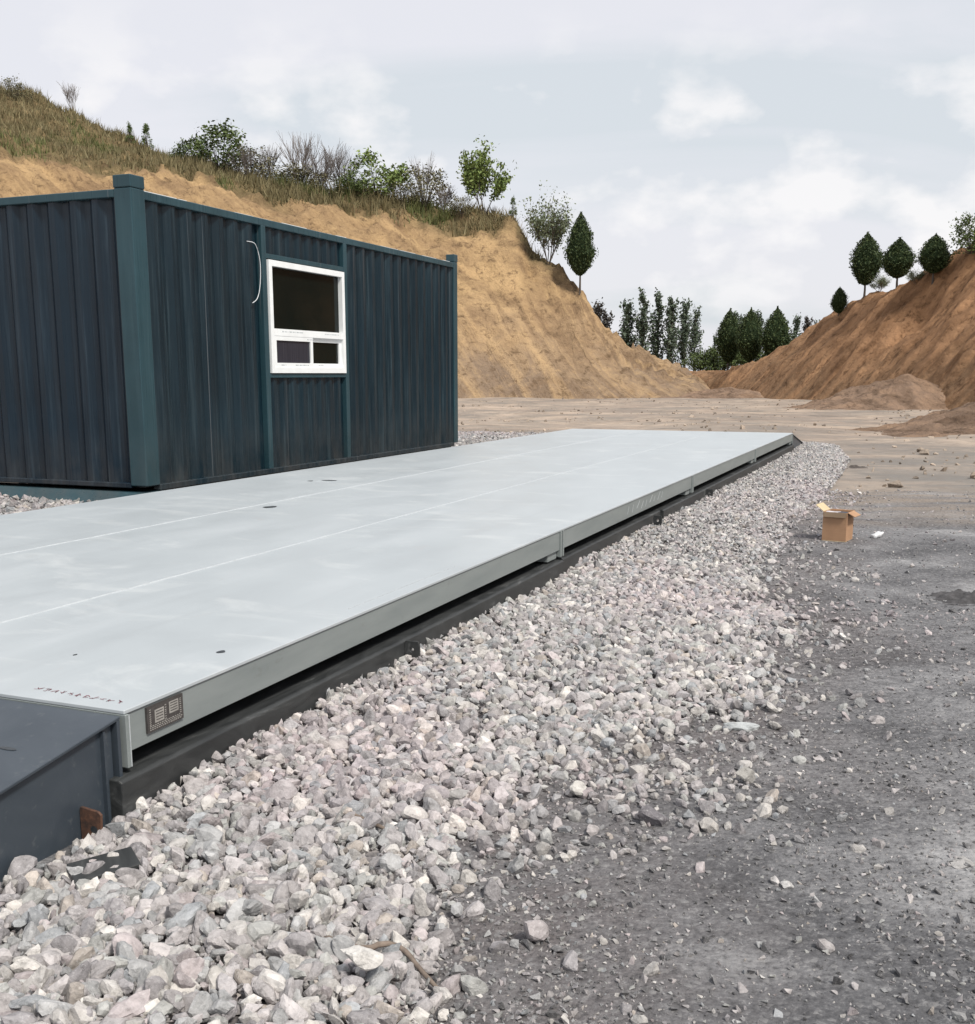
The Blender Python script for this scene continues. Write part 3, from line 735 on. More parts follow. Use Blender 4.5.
for i in range(4):                                             # side channels of the four bays, both sides
    for sx, sg in ((XR, 1), (XL, -1)):
        a0, a1 = bays[i]+(.0145 if i == 0 else .031), bays[i+1]-(.0145 if i == 3 else .031)
        x0 = sx-sg*.006
        m = MB(); th = .008; D_ = .05
        pr = [(x0, ZT-.012), (x0, ZT-.124), (x0-sg*D_, ZT-.124), (x0-sg*D_, ZT-.116), (x0-sg*th, ZT-.116), (x0-sg*th, ZT-.012)]
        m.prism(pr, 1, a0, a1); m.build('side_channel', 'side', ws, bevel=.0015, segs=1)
for i in range(5):                                             # end plates and the feet that carry the bays
    for sx, sg in ((XR, 1), (XL, -1)):
        offs = [(-.03, -.012), (.012, .03)] if 0 < i < 4 else ([(0, .014)] if i == 0 else [(-.014, 0)])
        for a_, b_ in offs:
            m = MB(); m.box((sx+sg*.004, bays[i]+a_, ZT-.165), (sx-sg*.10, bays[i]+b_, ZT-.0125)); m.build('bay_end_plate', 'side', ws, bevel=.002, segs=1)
        if i > 0:
            m = MB(); m.box((sx-sg*.02, bays[i]-.20, ZT-.172), (sx-sg*.16, bays[i]-.045, ZT-.117)); m.build('load_cell_foot', 'side', ws, bevel=.003)
for sy, a_, b_ in ((S0, 0, .012), (S1, -.012, 0)):
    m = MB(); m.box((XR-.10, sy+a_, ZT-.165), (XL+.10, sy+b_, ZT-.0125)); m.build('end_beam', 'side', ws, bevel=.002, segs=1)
# underside ribs so that the deck is not hollow from the side
for i in range(4):
    for j in range(1, 4):
        s_ = bays[i]+(bays[i+1]-bays[i])*j/4
        m = MB(); m.box((XR-.06, s_-.03, ZT-.11), (XL+.06, s_+.03, ZT-.0125)); m.build('cross_rib', 'side', ws)
# bright cut edge on the near end plate
m = MB(); m.box((XR+.0042, S0+.0105, ZT-.163), (XR+.0055, S0+.0142, ZT-.014)); m.build('cut_edge', 'seam', ws)
# nameplate: dark plate, two pale panels, fine rows of printing
s_a, z_a = on_l(146, 704, XR); s_b, z_b = on_l(182, 692, XR); z_c = on_l(146, 734, XR)[1]
zt, zb = ZT-.019, ZT-.094
npl = MB().box((XR-.006, s_a, zb), (XR+.0015, s_b, zt)).build('nameplate', 'plate_dark', ws)
npl['label'] = 'dark data plate with two pale panels on the side channel'
dx = XR+.0015; wS = s_b-s_a; hZ = zt-zb
for (a0, a1, b0, b1) in ((.20, .45, .30, .80), (.60, .86, .42, .88)):
    MB().box((dx-.001, s_a+wS*a0, zb+hZ*b0), (dx+.0008, s_a+wS*a1, zb+hZ*b1)).build('pale_panel', 'plate_pale', npl)
    m = MB()
    for q in range(4): zz_ = zb+hZ*(b0+(b1-b0)*(.16+.22*q)); m.box((dx, s_a+wS*(a0+.03), zz_), (dx+.0012, s_a+wS*(a1-.03), zz_+hZ*.035))
    m.build('printing', 'plate_dark', npl)
rr = random.Random(3); m = MB()
for row in (.07, .14, .21):
    p = .06
    while p < .92:
        w_ = rr.uniform(.02, .05); m.box((dx-.001, s_a+wS*p, zb+hZ*row), (dx+.0006, s_a+wS*(p+w_), zb+hZ*(row+.035))); p += w_+.025
for col in (.08, .50, .92):
    p = .28
    while p < .9:
        m.box((dx-.001, s_a+wS*(col-.02), zb+hZ*p), (dx+.0006, s_a+wS*(col+.02), zb+hZ*(p+.03))); p += rr.uniform(.06, .1)
m.build('printing', 'plate_pale', npl)
# handwriting in red marker on the deck corner, chalk ticks on the side channel, dark spots on the deck
def flat_stroke(m, pts, w, z):
    for i in range(len(pts)-1):
        a_ = Vector(pts[i]); b_ = Vector(pts[i+1]); d = (b_-a_); 
        if d.length < 1e-6: continue
        nn = Vector((-d.y, d.x)).normalized()*w
        m.add([(*(a_-nn), z), (*(b_-nn), z), (*(b_+nn), z), (*(a_+nn), z)], [(0, 1, 2, 3)])
m = MB(); rr = random.Random(9)
for g in range(11):
    t_ = g/10; u0 = 38+t_*80; v0 = 688.5+t_*13.5
    p0 = W2S(on_z(u0, v0, ZT)); 
    for st in range(rr.choice((2, 3, 3))):
        q = [(p0[0]+rr.uniform(-.008, .016), p0[1]+rr.uniform(-.012, .014)) for _ in range(3)]
        flat_stroke(m, q, .0011, ZT+.0012)
m.build('handwriting', 'marker', ws)['label'] = 'faded red marker writing on the deck corner'
m = MB(); rr = random.Random(4)
sA = on_l(628, 520, XR)[0]; sB = on_l(662, 500, XR)[0]
for g in range(9):
    s_ = sA+(sB-sA)*g/8; 
    a_ = (s_, ZT-.10+rr.uniform(0, .02)); b_ = (s_+rr.uniform(.03, .10), ZT-.035+rr.uniform(-.02, .01))
    d = Vector((b_[0]-a_[0], b_[1]-a_[1])); nn = Vector((-d.y, d.x)).normalized()*.0035
    xx_ = XR-.0045
    m.add([(xx_, a_[0]-nn.x, a_[1]-nn.y), (xx_, b_[0]-nn.x, b_[1]-nn.y), (xx_, b_[0]+nn.x, b_[1]+nn.y), (xx_, a_[0]+nn.x, a_[1]+nn.y)], [(0, 1, 2, 3)])
hw_ = m.build('handwriting', 'chalk', ws); hw_['label'] = 'chalk strokes on the side channel'; hw_['kind'] = 'stuff'
rr = random.Random(6)
for (u_, v_, w_, h_) in ((221, 652, .016, .007), (270, 507, .045, .022), (329, 480.5, .075, .018), (310, 481, .03, .012), (75, 655, .006, .004)):
    c = W2S(on_z(u_, v_, ZT)); 
    pts = [(c[0]+w_*math.cos(t_)*rr.uniform(.6, 1.1), c[1]+h_*3*math.sin(t_)*rr.uniform(.5, 1.1), ZT+.0014) for t_ in np.linspace(0, 2*math.pi, 11)[:-1]]
    MB().add(pts, [tuple(range(10))]).build('oil_spot', 'oil', ws)
# base frame
bf = empty('base_frame', (0, 0, 0), -PHI)
tag(bf, 'black steel base beams lying on the gravel under the grey scale deck', 'base beam')
segs = [(S0-.05, bays[1]-.02, XR+.021), (bays[1]+.03, on_l(661, 516, XR)[0]-.02, XR+.000), (on_l(661, 516, XR)[0], S1+.02, XR+.022)]
for a_, b_, fx in segs:
    m = MB(); pr = [(fx, .03), (fx, .156), (fx-.012, .163), (fx-.34, .163), (fx-.34, .03)]
    m.prism(pr, 1, a_, b_); m.build('beam', 'black', bf, bevel=.004)
m = MB(); m.prism([(XL-.02, .03), (XL-.02, .163), (XL+.32, .163), (XL+.32, .03)], 1, S0-.05, S1); m.build('beam', 'black', bf, bevel=.004)
for s_ in bays: 
    m = MB(); m.box((XR-.30, max(s_-.12, S0+.02), .035), (XL+.30, min(s_+.12, S1-.02), .157)); m.build('cross_beam', 'black', bf, bevel=.004)
for (u_, v_) in ((415, 649), (661, 515.5), (713, 487.5)):
    fx = XR+.02; s_ = on_l(u_-4, v_, fx+.03)[0]
    # an ear plate with a hole: ring polygons
    n = 14; hole = [(fx+.036+.011*math.cos(2*math.pi*i/n), .125+.011*math.sin(2*math.pi*i/n)) for i in range(n)]
    out = []
    for i in range(n):
        a_ = 2*math.pi*i/n; cx_, cz_ = math.cos(a_), math.sin(a_); k_ = min(.034/max(abs(cx_), 1e-6), .036/max(abs(cz_), 1e-6)); out.append((fx+.036+cx_*k_, .125+cz_*k_))
    v = []; f = []
    for yy_ in (s_-.006, s_+.006):
        v += [(p[0], yy_, p[1]) for p in out]+[(p[0], yy_, p[1]) for p in hole]
    for i in range(n):
        j = (i+1) % n
        f += [(i, j, n+j, n+i), (2*n+i, 3*n+i, 3*n+j, 2*n+j), (i, 2*n+i, 2*n+j, j), (n+i, n+j, 3*n+j, 3*n+i)]
    MB().add(v, f).build('lifting_lug', 'black', bf)
m = MB()                                                        # paint smear swirl on top of the beam is a raised flake of old coating
# approach ramps
def ramp(name, sgn, s_deck, label):
    t = empty(name, (0, 0, 0), -PHI); tag(t, label, 'ramp', 'approach ramps')
    e = s_deck+sgn*.012; q = s_deck+sgn*2.02; z0 = ZT-.012; z1 = .045; th = .010
    xr, xl = XR-.004, XL+.004
    m = MB(); m.prism([(e, z0), (q, z1), (q, z1-th), (e, z0-th)], 0, xl, xr); m.build('ramp_plate', 'ramp', t, bevel=.002, segs=1)
    for x_, g in ((xr, 1), (xl, -1)):
        a_, b_ = x_-g*.018, x_-g*.026
        m = MB(); m.prism([(e+sgn*.02, z0-th-.004), (q, z1-th-.001), (q, .012), (e+sgn*.02, .012)], 0, a_, b_); m.build('side_plate', 'ramp', t)
        m = MB(); m.box((x_-g*.001, e+sgn*.001, .012), (x_-g*.085, e+sgn*.013, z0-th-.001)); m.build('end_flange', 'ramp', t, bevel=.0015, segs=1)
        m = MB(); m.box((x_-g*.019, e+sgn*.055, .012), (x_-g*.005, e+sgn*.063, z0-th-.018)); m.build('stiffener', 'ramp', t)
    m = MB(); m.box((xr-.09, e+sgn*.003, .012), (xl+.09, e+sgn*.011, z0-th-.001)); m.build('end_plate', 'ramp', t)
    return t
rp = ramp('approach_ramp', -1, S0, 'dark blue grey steel ramp at the near end of the scale')
rp2 = ramp('approach_ramp', 1, S1, 'dark steel ramp sloping down from the far end of the scale')
c = W2S(on_z(8, 752, .29)); m = MB()
zc = ZT-.012-(S0-.012-c[1])*(ZT-.012-.045)/2.008
pts = [(c[0]+.03*math.cos(t_), c[1]+.007*math.sin(t_), zc+.0015+.007*math.sin(t_)*.14) for t_ in np.linspace(0, 2*math.pi, 9)[:-1]]
m.add(pts, [tuple(range(8))]).build('scuff', 'oil', rp)
# rusty angle and loose plate beside the ramp
br = empty('angle_bracket', (0, 0, 0), -PHI); tag(br, 'rusty steel angle bracket standing against the near ramp side', 'bracket')
s_, z_ = on_l(97, 840, XR+.03)
lx0 = XR-.018
m = MB(); v = []; pr = [(lx0, .035), (lx0+.066, .035), (lx0+.070, .118), (lx0+.060, .126), (lx0+.004, .132), (lx0, .128)]
m.prism(pr, 1, s_-.004, s_+.004); m.build('upright_leg', 'rust', br, bevel=.0015, segs=1)
m = MB(); m.box((lx0, s_-.004, .030), (lx0+.068, s_-.05, .037)); m.build('foot_leg', 'rust', br, bevel=.0015, segs=1)
m = MB(); n_ = 10; m.add([(lx0+.045+.012*math.cos(2*math.pi*i/n_), s_-.0045, .075+.010*math.sin(2*math.pi*i/n_)) for i in range(n_)], [tuple(range(n_))]); m.build('bolt_hole', 'oil', br)
lp = MB(); lp.box((-.07, -.055, 0), (.085, .055, .010)); lpo = lp.build('steel_plate', 'black', None, bevel=.002)
p = on_z(101, 869, .06); lpo.location = (p.x, p.y, .062); lpo.rotation_euler = (R(1), R(-4), R(30)); tag(lpo, 'loose dark flat steel plate lying in gravel below the rusty bracket', 'steel plate')

# ================================================================== CONTAINER CABIN
CXL, CZ0, CZ1, CS0, CLN, CWD = -6.661, .170, 2.970, 8.10, 7.168, 2.5
CS1 = CS0+CLN; CB = CXL-CWD; ZR = CZ1-.12
cab = empty('container_cabin', (0, 0, 0), -PHI); tag(cab, 'dark blue corrugated steel container cabin with a white window', 'container')
def corr(length, pitch, depth, phase=.5):
    """trapezoid wave: list of (t, outwards offset<=0)"""
    out = []; t = -phase*pitch; k = pitch
    while t < length:
        for a_, o_ in ((0, 0), (.26, 0), (.50, -depth), (.76, -depth)):
            out.append((t+a_*k, o_))
        t += k
    res = [(0, None)]+[p for p in out if 0 < p[0] < length]+[(length, None)]
    f = lambda tt: np.interp(tt, [p[0] for p in out], [p[1] for p in out])
    return [(a_, f(a_) if o_ is None else o_) for a_, o_ in res]
def side_panel(s0, s1, z0, z1, x0, mat, pitch=.25, depth=.045, phase=.5, name='wall_panel'):
    pr = corr(s1-s0, pitch, depth, phase); v = []; f = []
    for a_, o_ in pr: v += [(x0+o_, s0+a_, z0), (x0+o_, s0+a_, z1), (x0+o_-.02, s0+a_, z0), (x0+o_-.02, s0+a_, z1)]
    for i in range(len(pr)-1):
        b = 4*i; f += [(b, b+4, b+5, b+1), (b+2, b+3, b+7, b+6), (b+1, b+5, b+7, b+3), (b, b+2, b+6, b+4)]
    n = len(pr)-1; f += [(0, 1, 3, 2), (4*n, 4*n+2, 4*n+3, 4*n+1)]
    return MB().add(v, f).build(name, mat, cab)
def end_panel(l0, l1, z0, z1, y0, mat, sg=1):
    pr = corr(l1-l0, .25, .045, .35); v = []; f = []
    for a_, o_ in pr: v += [(l0+a_, y0-sg*o_, z0), (l0+a_, y0-sg*o_, z1), (l0+a_, y0-sg*(o_-.02), z0), (l0+a_, y0-sg*(o_-.02), z1)]
    for i in range(len(pr)-1):
        b = 4*i; f += [(b, b+4, b+5, b+1), (b+2, b+3, b+7, b+6), (b+1, b+5, b+7, b+3), (b, b+2, b+6, b+4)]
    return MB().add(v, f).build('wall_panel', mat, cab)
PW_ = .19
wl, wr = on_l(269, 300, CXL)[0], on_l(344, 300, CXL)[0]          # window edges along the side
wzt = .5*(on_l(266, 258, CXL)[1]+on_l(343, 273, CXL)[1]); wzb = .5*(on_l(272, 372, CXL)[1]+on_l(346, 374, CXL)[1])
print('window', wl, wr, wzt, wzb, CS0, CS1)
pl0, pl1 = wl-.10, wl-.015; pr0, pr1 = wr+.015, wr+.10
zlo, zhi = CZ0+.055, ZR-.07
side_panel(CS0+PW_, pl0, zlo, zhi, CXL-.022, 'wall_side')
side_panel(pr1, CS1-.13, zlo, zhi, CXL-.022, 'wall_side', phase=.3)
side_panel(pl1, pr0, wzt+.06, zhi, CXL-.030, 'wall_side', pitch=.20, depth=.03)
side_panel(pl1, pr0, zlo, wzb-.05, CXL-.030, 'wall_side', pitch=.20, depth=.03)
for a_, b_ in ((pl0, pl1), (pr0, pr1)): MB().box((CXL-.004, a_, zlo), (CXL-.075, b_, zhi)).build('section_post', 'post', cab, bevel=.004)
MB().box((CXL-.006, pl1, wzt+.012), (CXL-.07, pr0, wzt+.06)).build('window_lintel', 'post', cab, bevel=.003)
MB().box((CXL-.006, pl1, wzb-.05), (CXL-.07, pr0, wzb-.008)).build('window_sill', 'post', cab, bevel=.003)
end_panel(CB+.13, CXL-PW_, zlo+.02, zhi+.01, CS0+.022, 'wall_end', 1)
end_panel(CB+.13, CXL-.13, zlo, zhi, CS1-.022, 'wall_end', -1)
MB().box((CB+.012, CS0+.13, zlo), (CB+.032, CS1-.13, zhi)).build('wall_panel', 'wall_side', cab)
for (x0, x1, y0, y1) in ((CXL, CXL-PW_, CS0, CS0+PW_), (CB, CB+.13, CS0, CS0+.13), (CXL, CXL-.13, CS1-.13, CS1), (CB, CB+.13, CS1-.13, CS1)):
    MB().box((x0, y0, CZ0+.05), (x1, y1, CZ1-.11)).build('corner_post', 'post', cab, bevel=.012, segs=3)
    cc = MB().box((x0+(.004 if x0 == CXL else -.004), y0-.004 if y0 == CS0 else y0, CZ1-.11), (x1, y1+.004 if y1 == CS1 else y1, CZ1)).build('corner_casting', 'post', cab, bevel=.01, segs=3)
# top rails, bottom rails, roof
for (x0, x1) in ((CXL-.004, CXL-.085), (CB+.004, CB+.085)):
    MB().box((x0, CS0+PW_, zhi-.003), (x1, CS1-.13, ZR)).build('top_rail', 'post', cab, bevel=.008)
    MB().box((x0, CS0+PW_, CZ0), (x1, CS1-.13, zlo+.003)).build('bottom_rail', 'wall_side', cab, bevel=.008)
for (y0, y1) in ((CS0+.003, CS0+.085), (CS1-.085, CS1-.003)):
    MB().box((CB+.13, y0, zhi+.002), (CXL-PW_, y1, ZR+.003)).build('top_rail', 'post', cab, bevel=.008)
MB().box((CB+.13, CS0+.003, CZ0+.03), (CXL-PW_, CS0+.085, zlo+.023)).build('bottom_rail', 'wall_end', cab, bevel=.008)
MB().box((CB+.13, CS1-.085, CZ0), (CXL-.13, CS1-.003, zlo+.003)).build('bottom_rail', 'post', cab, bevel=.008)
MB().box((CB+.086, CS0+.086, ZR-.05), (CXL-.086, CS1-.086, ZR-.01)).build('roof', 'roof', cab)
MB().box((CB+.05, CS0+.09, CZ0+.03), (CXL-.09, CS1-.09, CZ0+.10)).build('floor', 'black', cab)
# skid under the near end
MB().prism([(CS0-.10, .045), (CS0-.10, .062), (CS0-.02, .165), (CS0+.25, .165), (CS0+.25, .045)], 0, CB-.05, CXL+.02).build('skid_beam', 'post', cab, bevel=.005)
MB().box((CB+.05, CS1-.40, .045), (CXL-.05, CS1-.15, .168)).build('skid_beam', 'post', cab, bevel=.005)
# roof edge sealant: a broken pale line along the top rail
m = MB(); rr = random.Random(2); p = CS0+PW_+.02
while p < CS1-.2:
    w_ = rr.uniform(.08, .5); m.box((CXL-.04, p, ZR-.002), (CXL-.075, p+w_, ZR+rr.uniform(.005, .012))); p += w_+rr.uniform(.02, .3)
m.build('roof_sealant', 'white_pvc', cab)['kind'] = 'stuff'
# window
win = MB(); FW = .062; xo, xi = CXL+.012, CXL-.055
def frame(m, y0, y1, z0, z1, w, xo, xi):
    m.box((xo, y0, z0), (xi, y0+w, z1)); m.box((xo, y1-w, z0), (xi, y1, z1)); m.box((xo, y0+w, z1-w), (xi, y1-w, z1)); m.box((xo, y0+w, z0), (xi, y1-w, z0+w)); return m
wo = frame(MB(), wl, wr, wzb, wzt, FW, xo, xi).build('window', 'white_pvc', cab)
hT = wzt-wzb; zm = wzb+hT*.365
MB().box((xo-.003, wl+FW, zm-.035), (xi, wr-FW, zm+.04)).build('transom', 'white_pvc', wo)
MB().box((xi+.012, wl+FW, zm+.04), (xi+.004, wr-FW, wzt-FW)).build('pane', 'glass', wo)
ym = wl+(wr-wl)*.515
frame(MB(), wl+FW, ym+.03, wzb+FW, zm-.035, .048, xo-.006, xo-.030).build('sash', 'white_pvc', wo)
frame(MB(), ym-.02, wr-FW, wzb+FW, zm-.035, .048, xo-.034, xi+.004).build('sash', 'white_pvc', wo)
MB().box((xo-.022, wl+FW+.048, wzb+FW+.048), (xo-.026, ym+.03-.048, zm-.035-.048)).build('pane', 'glass_screen', wo)
MB().box((xi+.016, ym-.02+.048, wzb+FW+.048), (xi+.012, wr-FW-.048, zm-.035-.048)).build('pane', 'glass', wo)
m = MB(); rr = random.Random(8)
for (a0, a1, zc_, xx_) in ((.22, .40, zm+.012, xo-.003), (.70, .90, zm+.012, xo-.003), (.14, .20, zm+.012, xo-.003), (.46, .54, zm-.060, xo-.006), (.12, .18, wzb+FW+.024, xo-.006), (.30, .46, wzb+FW+.024, xo-.006), (.62, .70, wzb+FW+.024, xo-.034)):
    p = wl+(wr-wl)*a0
    while p < wl+(wr-wl)*a1: m.box((xx_-.001, p, zc_-.006), (xx_+.0008, p+rr.uniform(.008, .02), zc_+.006)); p += .028
m.build('film_print', 'pvc_print', wo)['kind'] = 'stuff'
# wire hanging from a hole in the wall
pts = []
for (u_, v_) in ((250, 241), (254, 243), (257.5, 250), (260, 262), (260.5, 276), (259.5, 290), (257, 299), (252.5, 303)):
    s_, z_ = on_l(u_, v_, CXL+.012); pts.append((CXL+(.012 if u_ > 250 else -.03), s_, z_))
w = MB().tube(catmull(pts, 4).tolist(), .0042, 6).build('wire', 'wire', None, smooth=True); w.rotation_euler = (0, 0, -PHI)
tag(w, 'short white wire dangling from the container wall beside the window', 'wire')

# ================================================================== SMALL THINGS
p = on_z(837, 540, .03)
bx = empty('cardboard_box', (p.x, p.y, float(yard_z(np.array(p.x), np.array(p.y)))-.004), R(-34)); tag(bx, 'open brown cardboard box standing on the dark yard', 'box')
bw, bd, bh, th = .175, .175, .215, .005
MB().box((-bw/2, -bd/2, 0), (bw/2, bd/2, th)).build('bottom', 'card_in', bx)
for nm, a_, b_ in (('front_wall', (-bw/2, -bd/2, th), (bw/2, -bd/2+th, bh)), ('back_wall', (-bw/2, bd/2-th, th), (bw/2, bd/2, bh)), ('side_wall', (-bw/2, -bd/2+th, th), (-bw/2+th, bd/2-th, bh)), ('side_wall', (bw/2-th, -bd/2+th, th), (bw/2, bd/2-th, bh))):
    MB().box(a_, b_).build(nm, 'card', bx)
def flap(w, l, loc, rot):
    o = MB().box((-w/2, 0, 0), (w/2, l, .004)).build('flap', 'card', bx); o.location = loc; o.rotation_euler = rot; return o
flap(bd-.01, .075, (-bw/2, 0, bh), (R(38), 0, R(90))).data.materials[0] = M['card_in']
f_ = flap(bw-.01, .038, (0, -bd/2-.001, bh), (R(180+68), 0, 0)); f_.data.materials[0] = M['card_dark']
flap(bd-.02, .06, (bw/2, 0, bh), (R(-28), 0, R(-90)))
flap(bw-.01, .055, (0, bd/2, bh), (R(-5), 0, 0))
MB().box((-.03, -bd/2-.0012, .01), (.03, -bd/2-.0002, bh*.98)).build('tape', 'tape', bx) if False else None
jk = MB(); V, F = HI[3]
jk.add([(a_*.045+.035, b_*.05, c_*.02+bh-.012) for a_, b_, c_ in V], [tuple(f) for f in F]); jo = jk.build('scrap', 'junk', None); jo.location = bx.location; jo.rotation_euler = bx.rotation_euler
tag(jo, 'crumpled black scrap poking out of the cardboard box', 'scrap')
jk = MB(); V, F = HI[5]
jk.add([(a_*.05-.03, b_*.045, c_*.020+bh-.016) for a_, b_, c_ in V], [tuple(f) for f in F]); jo = jk.build('scrap', 'pale_scrap', None); jo.location = bx.location; jo.rotation_euler = bx.rotation_euler
tag(jo, 'crumpled pale wrapping lying in the cardboard box', 'scrap')
# crumpled plastic bottle: lathe, dented
p = on_z(877, 538, .03); zb_ = float(yard_z(np.array(p.x), np.array(p.y)))
prof = [(-.055, .0), (-.055, .022), (-.04, .027), (-.015, .024), (.0, .027), (.02, .025), (.034, .018), (.045, .011), (.058, .011), (.058, 0)]
v = []; f = []; n_ = 14; rr = random.Random(12)
for i, (t_, r_) in enumerate(prof):
    for j in range(n_):
        a_ = 2*math.pi*j/n_; q = r_*(1+.16*math.sin(2*a_+i)*(i not in (0, 9))); v.append((t_, q*math.cos(a_), q*math.sin(a_)*.85))
for i in range(len(prof)-1):
    for j in range(n_): f.append((i*n_+j, i*n_+(j+1) % n_, (i+1)*n_+(j+1) % n_, (i+1)*n_+j))
bt = MB().add(v, f).build('plastic_bottle', 'plastic', None, smooth=True); bt.location = (p.x, p.y, zb_+.022); bt.rotation_euler = (0, R(-14), R(28))
tag(bt, 'crumpled white plastic bottle lying right of the cardboard box', 'bottle')
# standing stones one notices on the yard
def lone(u_, v_, sz, shape, col, label, rot=(0, 0, 0), flat=1.0):
    p = on_z(u_, v_, .03); z_ = float(yard_z(np.array(p.x), np.array(p.y))); V, F = SOLO[shape]
    o = np_mesh('stone', V*np.array([1, 1, flat]), F, M['stone_obj']); o.scale = (sz,)*3; o.rotation_euler = rot
    ext = (np.array(Matrix.LocRotScale(None, o.rotation_euler, None).to_3x3()) @ (V*np.array([1, 1, flat])).T)[2].min()*sz
    o.location = (p.x, p.y, z_-ext-.006); o.color = (*col, 1); tag(o, label, 'stone', 'lone stones on the dark yard'); return o
lone(745, 782, .027, 2, (.33, .32, .30), 'upright grey stone standing alone at the gravel edge', (R(80), R(10), R(20)))
lone(533, 940, .028, 6, (.36, .33, .33), 'jagged grey pink stone nearest the camera, alone on the yard', (R(15), R(25), R(70)))
lone(654, 822, .032, 8, (.17, .16, .17), 'dark grey stone under the scattered gravel tongue', (0, R(10), R(-30)))
lone(580, 796, .026, 9, (.52, .50, .47), 'bright white angular stone in the bare brown patch', (0, R(14), R(30)))
lone(597, 742, .026, 4, (.50, .48, .46), 'pale rounded stone at the tip of the bare brown patch', (0, 0, R(50)))
lone(776, 880, .012, 1, (.50, .48, .47), 'small white stone in the middle of the dark yard', (0, 0, R(50)))
lone(787, 884, .013, 5, (.46, .45, .44), 'small pale stone touching a slightly smaller white one on the yard', (0, 0, R(10)))
lone(742, 727, .045, 7, (.43, .45, .45), 'flat pale greenish slab at the gravel edge', (0, 0, R(-10)), .28)
lone(963, 862, .024, 10, (.36, .35, .34), 'flat grey stone at the right picture edge', (0, 0, R(60)), .4)
lone(362, 990, .026, 11, (.60, .58, .55), 'large smooth white stone on the near gravel', (0, R(10), R(0))).location.z += .05
# sticks lying in the gravel
def stick(pix, zs, r0, label):
    pts = [on_z(u_, v_, z_) for (u_, v_), z_ in zip(pix, zs)]
    P = catmull(pts, 4); rr = random.Random(len(label)); P = P+np.array([[rr.uniform(-.005, .005) for _ in range(3)] for _ in P])
    o = MB().tube(P.tolist(), [r0*(1-.5*i/len(P)) for i in range(len(P))], 7).build('stick', 'stick', None, smooth=True); return tag(o, label, 'stick')
stick([(322, 940), (360, 948), (398, 945), (420, 968), (440, 992)], [.062, .078, .075, .060, .040], .008, 'crooked brown stick lying across the nearest gravel edge')
stick([(345, 812), (370, 822), (392, 836)], [.080, .088, .075], .008, 'short brown stick half buried in the middle gravel')
# dark clods
M['clod'] = simple('black_clods', (.060, .058, .060), .95, .5, 20, bump=.9); M['clod_brown'] = simple('brown_clods', (.075, .062, .054), .95, .5, 20, bump=.9)
for (u_, v_, rx, ry, h, sd, mt, lab) in ((970, 600, .26, .17, .055, 41, 'clod', 'black crumbled asphalt heap at the right picture edge'), (856, 466, .55, .55, .10, 42, 'clod_brown', 'dark soil clods at the far end of the gravel')):
    p = on_z(u_, v_, .02); g = np.linspace(-1.2, 1.2, 46); A, B = np.meshgrid(g, g); r = np.hypot(A, B)*(1+.55*fbm(A*1.6+sd, B*1.6, 3, sd))
    z_ = h*(np.clip(1-r, -.3, 1)*.7+.75*np.abs(fbm(A*3.5+sd, B*3.5, 4, sd+1, .65))*sstep(1.1, .4, r))-.012
    o = grid_mesh('soil_clods', A*rx, B*ry, z_, M[mt], keep=z_ > -.03); o.location = (p.x, p.y, float(yard_z(np.array(p.x), np.array(p.y)))+.004); tag(o, lab, 'clods')

# ================================================================== VEGETATION
def tree_skel(r, base, h, nmain, spread, depth, r0, up=.5, kids=3, start=.0, shrink=.62):
    segs = []; tips = []
    def grow(p, d, L, rad, dep):
        q = p; k = 3
        for i in range(k):
            d = (d+Vector((r.gauss(0, .13), r.gauss(0, .13), r.gauss(.03*up, .07)))).normalized(); q2 = q+d*(L/k)
            segs.append((q, q2, rad*(1-.25*i/k), rad*(1-.25*(i+1)/k))); q = q2
            if dep > 0 and i >= (1 if dep == depth else 0):
                for _ in range(kids if i == k-1 else max(1, kids-1)):
                    a = r.uniform(0, 2*math.pi); nd = (d+Vector((math.cos(a), math.sin(a), r.uniform(-.1, .5)*up))*spread*r.uniform(.6, 1.1)).normalized()
                    grow(q, nd, L*shrink*r.uniform(.7, 1.15), rad*.55, dep-1)
            elif dep == 0: tips.append(q)
    for i in range(nmain):
        a = 2*math.pi*(i+r.random()*.6)/nmain
        d = Vector((math.cos(a)*spread*.8*(nmain > 1), math.sin(a)*spread*.8*(nmain > 1), 1)).normalized()
        grow(Vector(base), d, h*.55*r.uniform(.8, 1.1), r0, depth)
    return segs, tips
def seg_mesh(segs, n=3):
    V = []; F = []
    for p, q, r0, r1 in segs:
        d = (q-p); 
        if d.length < 1e-6: continue
        d.normalize(); u = d.cross(Vector((0, 0, 1)) if abs(d.z) < .9 else Vector((1, 0, 0))).normalized(); w = d.cross(u); b = len(V)
        for c, rr_ in ((p, r0), (q, r1)):
            for j in range(n): a = 2*math.pi*j/n; V.append(c+(u*math.cos(a)+w*math.sin(a))*rr_)
        for j in range(n): F.append((b+j, b+(j+1) % n, b+n+(j+1) % n, b+n+j))
    return np.array(V), np.array(F)
def leaves(P, size, r, asp=.6, flat=0.0):
    n = len(P); a = r.normal(size=(n, 3)); a[:, 2] *= (1-flat); a /= np.linalg.norm(a, axis=1)[:, None]
    b = r.normal(size=(n, 3)); b -= (b*a).sum(1)[:, None]*a; b /= np.linalg.norm(b, axis=1)[:, None]
    s = (size*r.uniform(.6, 1.3, n))[:, None]
    V = np.stack([P+a*s, P+b*s*asp, P-a*s, P-b*s*asp], 1).reshape(-1, 3); return V, np.arange(4*n).reshape(-1, 4)
TREES = {}
